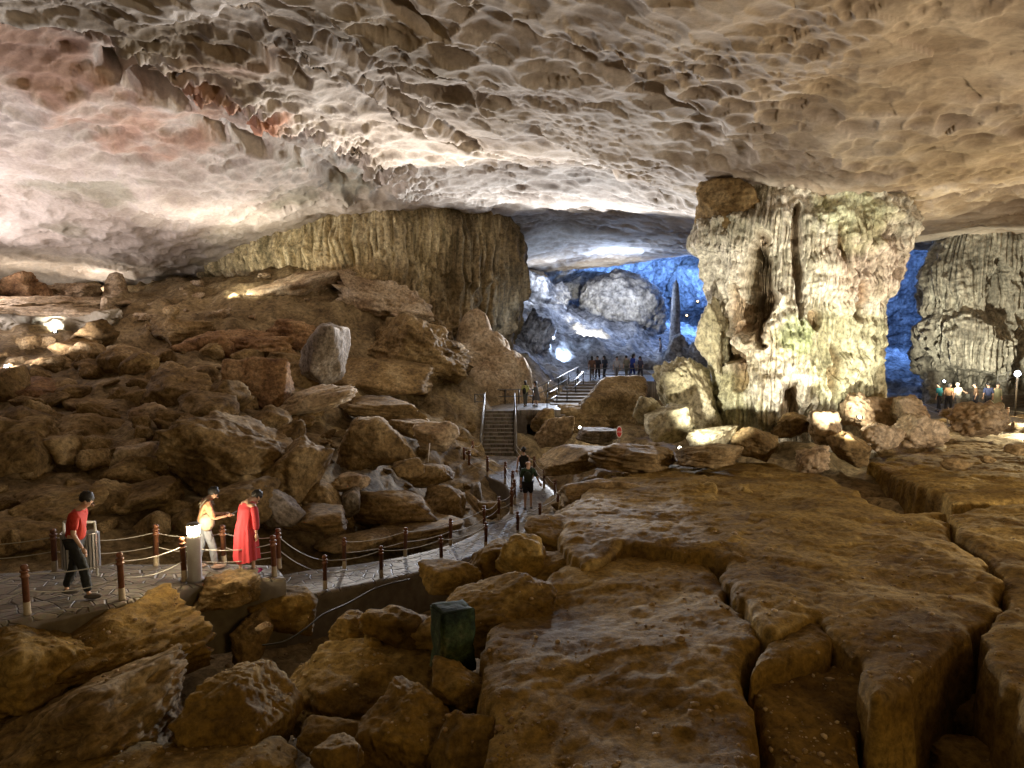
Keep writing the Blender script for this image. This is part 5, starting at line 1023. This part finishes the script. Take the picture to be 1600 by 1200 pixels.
person(Vector((1.35, Dt + 1.6, ztop)), 70, 1.42, 'person in a dark grey dress beside the yellow topped person on the landing', None, (0.1, 0.1, 0.1), (0.3, 0.3, 0.3), hair='long', dress=((0.10, 0.095, 0.10), 0.42), legs=None, armR=((0.22, 0.2, 1.15), (0.12, 0.4, 1.15)))
far = [(925, (0.10, 0.05, 0.03), 0, 'person in a brown top, leftmost of the far group by the rail'), (934, (0.02, 0.02, 0.03), 150, 'person in black standing second from left in the far group'), (945, (0.03, 0.04, 0.07), 40, 'person in dark blue standing third from left in the far group'), (963, (0.42, 0.42, 0.46), 190, 'person in a white top with bare arms in the middle of the far group'),
       (988, (0.02, 0.05, 0.30), -70, 'tall person in a bright blue shirt in the far group'), (979, (0.22, 0.21, 0.16), 20, 'person in a pale grey top left of the bright blue shirt'), (1001, (0.05, 0.05, 0.09), 120, 'person in dark clothes at the right end of the far group')]
for i, (px, c, rz, lb) in enumerate(far):
    D = Dt + 11.2 + 0.5 * (i % 3); q = P(px, 580, D); person(Vector((q.x, D, zT)), rz, 1.62 if i != 4 else 1.76, lb, c, tuple(a * 0.5 for a in c), (0.03, 0.03, 0.03), group='people at the far rail', hair='short' if i % 2 else 'long')
q = P(1032, 557, 68); person(q, 80, 1.7, 'lone person in a pale shirt standing among the blue lit rocks', (0.5, 0.5, 0.52), (0.15, 0.15, 0.2), (0.05, 0.05, 0.05)); R(1032, 566, 60, 18, 68, 0, 133, 'far', 'low blue rock carrying the lone pale shirted person')
for px, c, rz, lb, hr, kw in [(1467, (0.03, 0.22, 0.26), 30, 'person in a teal shirt, leftmost of the group at the right', 'short', {}), (1481, (0.26, 0.14, 0.07), -60, 'person in a brown top right beside the teal shirt', 'long', {}),
        (1496, (0.42, 0.40, 0.34), 10, 'person in a pale grey shirt with light hair pointing to the right', 'short', dict(haircol=(0.4, 0.36, 0.3), armR=((0.36, 0.10, 1.26), (0.62, 0.14, 1.16)), bottom=(0.2, 0.2, 0.19))),
        (1524, (0.10, 0.055, 0.03), 60, 'person in dark brown facing the pointing person', 'short', {}), (1543, (0.03, 0.04, 0.10), -20, 'person in a dark blue shirt in the right hand group', 'short', {}), (1556, (0.20, 0.20, 0.13), 170, 'person in a long grey green dress at the right end of the group', 'long', dict(dress=((0.20, 0.20, 0.13), 0.25)))]:
    D = 40.0; q = P(px, 640, D); b = kw.pop('bottom', (0.03, 0.03, 0.04)); kz = CAMZ - 5.05
    person(Vector((q.x, D, kz)), rz, 1.62, lb, None if 'dress' in kw else c, b, (0.05, 0.05, 0.05), group='group of people at the right', hair=hr, legs=None if 'dress' in kw else 'trousers', **kw)
struct(slabbox('right_terrace', P(1380, 640, 40).x, P(1900, 640, 40).x, 30.5, 44, CAMZ - 5.06, 0.6))
# ================================================================== lamps, sign, bins and other small things
M['lampglow'] = mat('glowing_lamp_glass', (1, 0.95, 0.85), 0.4, 0, 0, 0, emit=(1.0, 0.80, 0.50), es=260)
M['greymetal'] = mat('grey_lamp_metal', (0.20, 0.185, 0.165), 0.55, 0.1, 0.06, 0.05)
bp_ = GP(305, 906, 4.48)
bl = empty('bollard_lamp', bp_); tag(bl, 'grey cylindrical lamp bollard glowing white at its top beside the walkway', 'lamp')
MB().lathe([(0.15, 0), (0.15, 0.03), (0.115, 0.035), (0.115, 0.74), (0.085, 0.80), (0.08, 0.82)], 24).build('bollard_post', M['greymetal'], bl, True)
MB().lathe([(0.09, 0.82), (0.105, 0.83), (0.105, 0.95), (0.09, 0.96)], 24).build('lamp_glass', M['lampglow'], bl, True)
cp = MB().lathe([(0.11, 0.965), (0.11, 0.98), (0.09, 1.0), (0.03, 1.01)], 24)
for a in range(4): cp.tube([(0.115 * math.cos(a * 1.57 + 0.8), 0.115 * math.sin(a * 1.57 + 0.8), 0.82), (0.115 * math.cos(a * 1.57 + 0.8), 0.115 * math.sin(a * 1.57 + 0.8), 0.98)], 0.007, 6)
cp.build('lamp_cap', M['greymetal'], bl, True)
for a in range(0): light('POINT', bp_ + Vector((0.19 * math.cos(a * 2.09 + 2.6), 0.19 * math.sin(a * 2.09 + 2.6), 0.90)), 16, (1.0, 0.80, 0.52), 0.04, name='bollard_light')
FL = [(10, 572, 30, 'lilac', 'floodlight glowing bluish white on the rocks at the left edge'), (86, 518, 36.5, 'cool', 'double floodlight lying below the pale limestone wall'), (432, 566, 36, 'cool', 'small floodlight at the left end of the lit stones under the tan slope'), (466, 568, 36, 'cool', 'small floodlight on the reddish rock shelf above the grey slab'),
      (865, 528, 57, 'cool', 'bright floodlight in the bluish passage beside the brown curtain'), (906, 668, 33, 'cream', 'floodlight shining on the rough boulder beside the upper steps'), (1062, 700, 23.6, 'cream', 'floodlight making a bright patch in front of the great column'),
      (1343, 652, 25.4, 'cream', 'floodlight hidden in the knobbly rocks right of the column foot'), (1073, 493, 78, 'amber', 'orange white lamp in the far blue chamber, lower of two'), (1090, 471, 80, 'amber', 'orange white lamp in the far blue chamber, upper of two'), (1475, 596, 41.5, 'lilac', 'small bluish white lamp above the teal shirted person')]
ems = {'amber': (1.0, 0.62, 0.30), 'lilac': (0.8, 0.85, 1.0), 'cool': (0.95, 0.97, 1.0), 'cream': (1.0, 0.9, 0.65)}
for nm, c in ems.items(): M['lens_' + nm] = mat('floodlight_lens_' + nm, (0.9, 0.9, 0.9), 0.3, 0, 0, 0, emit=c, es=(5 if nm == 'amber' else 16))
for i, (px, py, D, kd, lb) in enumerate(FL):
    q = P(px, py, D); t = empty('floodlight', q); s = 0.11 + D * 0.0032; tag(t, lb, 'floodlight')
    MB().box((0, 0.05 * s, 0), (s * 1.1, 0.25 * s, 0.6 * s)).box((0, 0.1 * s, -0.45 * s), (0.1 * s, 0.1 * s, 0.5 * s)).box((0, 0.1 * s, -0.7 * s), (0.7 * s, 0.4 * s, 0.06 * s)).build('housing', M['dark'], t)
    MB().lathe([(0.30 * s, 0), (0.28 * s, 0.05 * s), (0.02 * s, 0.08 * s)], 16).build('lens', M['lens_' + kd], t, True).rotation_euler = (rad(90), 0, 0)
    t.children[-1].location = (0, -0.08 * s, 0)
    t.rotation_euler = (rad(-25), 0, 0)
tl = empty('lamp_post', P(1587, 632, 38.5)); tag(tl, 'short lamp post with a glowing round head at the right edge', 'lamp')
MB().tube([(0, 0, -0.6), (0, 0, 1.5)], 0.05, 10).build('post', M['greymetal'], tl, True); MB().ball((0, 0, 1.62), 0.15, 16, 10).build('lamp_globe', M['lens_lilac'], tl, True)
# litter bins
lb = empty('litter_bin', GP(128, 899, 4.45)); tag(lb, 'pair of silver litter bins hanging in a white frame behind the man in red', 'litter bin')
fr = MB()
for x_ in (-0.27, 0.27): fr.tube([(x_, 0, 0), (x_, 0, 0.95)], 0.022, 8)
fr.tube([(-0.27, 0, 0.95), (0.27, 0, 0.95)], 0.022, 8).tube([(-0.27, 0, 0.12), (0.27, 0, 0.12)], 0.018, 8); M['whitep'] = mat('white_painted_metal', (0.7, 0.7, 0.68), 0.4, 0, 0.05, 0.05); fr.build('frame', M['whitep'], lb, True)
for x_ in (-0.17, 0.17):
    b = MB(); n = 18
    for q in range(n): a = 2 * math.pi * q / n; b.box((x_ + 0.135 * math.cos(a), 0.135 * math.sin(a), 0.45), (0.034, 0.034, 0.62), Matrix.Rotation(a, 3, 'Z'))
    b.build('bin_slats', M['steel'], lb); MB().lathe([(0.02, 0.15), (0.118, 0.15), (0.118, 0.77), (0.128, 0.78), (0.128, 0.75), (0.11, 0.75), (0.11, 0.2), (0.02, 0.2)], 20, (x_, 0, 0)).build('bin_liner', M['steel'], lb, True)
# round red sign on a thin pole
sg = empty('warning_sign', GP(967, 722, 5.05)); tag(sg, 'small red oval sign with a white border and white word on a thin pole', 'sign'); hS = 1.08
sc = sg.location.y / 22.0
M['signred'] = mat('sign_red', (0.45, 0.02, 0.02), 0.5, 0, 0.05, 0); M['signwhite'] = mat('sign_white', (0.75, 0.70, 0.68), 0.5, 0, 0.03, 0)
MB().tube([(0, 0, 0), (0, 0, hS - 0.25 * sc)], 0.014, 8).lathe([(0.12, 0), (0.12, 0.03), (0.03, 0.05)], 14).build('pole', M['greymetal'], sg, True)
def oct_(r, y, t): return MB().add([(r[0] * sc * math.cos(a), yy, hS * 1.0 + r[1] * sc * math.sin(a)) for yy in (y, y + t) for a in (2 * math.pi * (i + 0.5) / 8 for i in range(8))], [tuple(range(8)), tuple(range(15, 7, -1))] + [(i, 8 + i, 8 + (i + 1) % 8, (i + 1) % 8) for i in range(8)])
oct_((0.092, 0.178), 0, 0.012).build('sign_border', M['signwhite'], sg); oct_((0.076, 0.158), -0.004, 0.012).build('sign_plate', M['signred'], sg)
tx = bpy.data.curves.new('word', 'FONT'); tx.body = 'STOP'; tx.size = 0.075 * sc; tx.align_x = 'CENTER'; tx.align_y = 'CENTER'; tx.extrude = 0.002; to_ = bpy.data.objects.new('lettering', tx); C.objects.link(to_); bpy.context.view_layer.update()
tm = bpy.data.meshes.new_from_object(to_.evaluated_get(bpy.context.evaluated_depsgraph_get())); bpy.data.objects.remove(to_); tm.materials.clear(); l = link('lettering', tm, M['signwhite'], sg, (0, -0.008, hS)); l.rotation_euler = (rad(90), 0, 0)
# green mossy block
M['moss'] = rock_mat('mossy_green_stone', [(0.010, 0.020, 0.012), (0.035, 0.055, 0.022), (0.12, 0.11, 0.055)], 1.8, 0.8, 0.03, fine=14)
gm = MB().box((0, 0, 0.42), (0.50, 0.42, 0.92)).mesh('b'); bm = bmesh.new(); bm.from_mesh(gm); bmesh.ops.bevel(bm, geom=bm.edges[:], offset=0.02, segments=2, affect='EDGES'); bmesh.ops.subdivide_edges(bm, edges=bm.edges, cuts=8, use_grid_fill=True)
co = np.array([v.co[:] for v in bm.verts]); nn_ = fbm(co / 0.3, 4, 77); lowm = np.clip(1 - co[:, 2] / 0.5, 0, 1)
for v, a, l_ in zip(bm.verts, nn_, lowm): v.co.x *= 1 + 0.12 * a + 0.25 * l_ * a; v.co.y *= 1 + 0.12 * a + 0.4 * l_ * a; v.co.z += 0.03 * a
bm.to_mesh(gm); bm.free(); gm.polygons.foreach_set('use_smooth', np.ones(len(gm.polygons), dtype=bool))
go = link('mossy_block', gm, M['moss'], None, P(708, 1042, 10.0)); go.rotation_euler = (0, 0, rad(28)); tag(go, 'upright square block of dark stone covered with green moss', 'stone block')
# black cable lying below the lower walkway
cb = [P(a, b, c) for a, b, c in [(640, 905, 14.6), (590, 918, 14.2), (545, 942, 13.4), (505, 960, 12.7), (478, 982, 12.2), (445, 1002, 11.9), (410, 1008, 11.8)]]
def smooth(pts, n=8):
    out = []
    for i in range(len(pts) - 1):
        p0, p1, p2, p3 = pts[max(i - 1, 0)], pts[i], pts[i + 1], pts[min(i + 2, len(pts) - 1)]
        for k in range(n): t = k / n; out.append(0.5 * ((2 * p1) + (p2 - p0) * t + (2 * p0 - 5 * p1 + 4 * p2 - p3) * t * t + (3 * p1 - p0 - 3 * p2 + p3) * t ** 3))
    return out + [pts[-1]]
tag(MB().tube([q - cb[0] for q in smooth(cb)], 0.016, 8).build('cable', M['dark'], None, True, cb[0]), 'grey cable curving over the dark rocks below the lower walkway', 'cable')
wp_ = MB().tube([(0, 0, 0), (0.06, 0, 0.62)], 0.018, 6).build('stick', M['signwhite'], None, True, P(669, 722, 24)); tag(wp_, 'white stick standing among the rocks left of the small platform', 'stick')

# ================================================================== loose grit and pebbles lying on the slabs and rocks
bpy.context.view_layer.update(); dg_ = bpy.context.evaluated_depsgraph_get(); rs = random.Random(77); gv, gf = [], []; iv, if_ = ico(1)
for k_ in range(2600):
    cx_, cy_ = rs.uniform(-20, 1620), 1215 - 420 * rs.random() ** 1.3
    if vnoise(np.array([[cx_ / 130, cy_ / 60, 0.5]]), 3)[0] < -0.05: continue
    d = (P(cx_, cy_, 20) - Vector((0, 0, CAMZ))).normalized(); hit, lo_, no_, _, ob_, _ = S.ray_cast(dg_, Vector((0, 0, CAMZ)), d)
    if not hit or no_.z < 0.6 or not (ob_.name.startswith(('rock_slab', 'boulder', 'cave_floor', 'small_rock'))): continue
    r_ = 0.008 + 0.030 * rs.random() ** 3 + (0.04 if rs.random() < 0.02 else 0); n0 = sum(len(a) for a in gv); sc_ = np.array([rs.uniform(0.7, 1.4), rs.uniform(0.7, 1.4), rs.uniform(0.4, 0.9)]) * r_
    jit = 1 + 0.25 * (np.array([rs.random() for _ in range(len(iv))])[:, None] - 0.5) * 2; gv.append(iv * jit * sc_ + np.array(lo_) + np.array([0, 0, r_ * 0.2])); gf.append(if_ + n0)
if gv:
    g0 = link('loose_grit', mesh_np('loose_grit', np.vstack(gv), np.vstack(gf), smooth=False), M['tan']); tag(g0, 'loose grit and pebbles scattered over the brown slabs and boulders', 'gravel'); g0['kind'] = 'stuff'
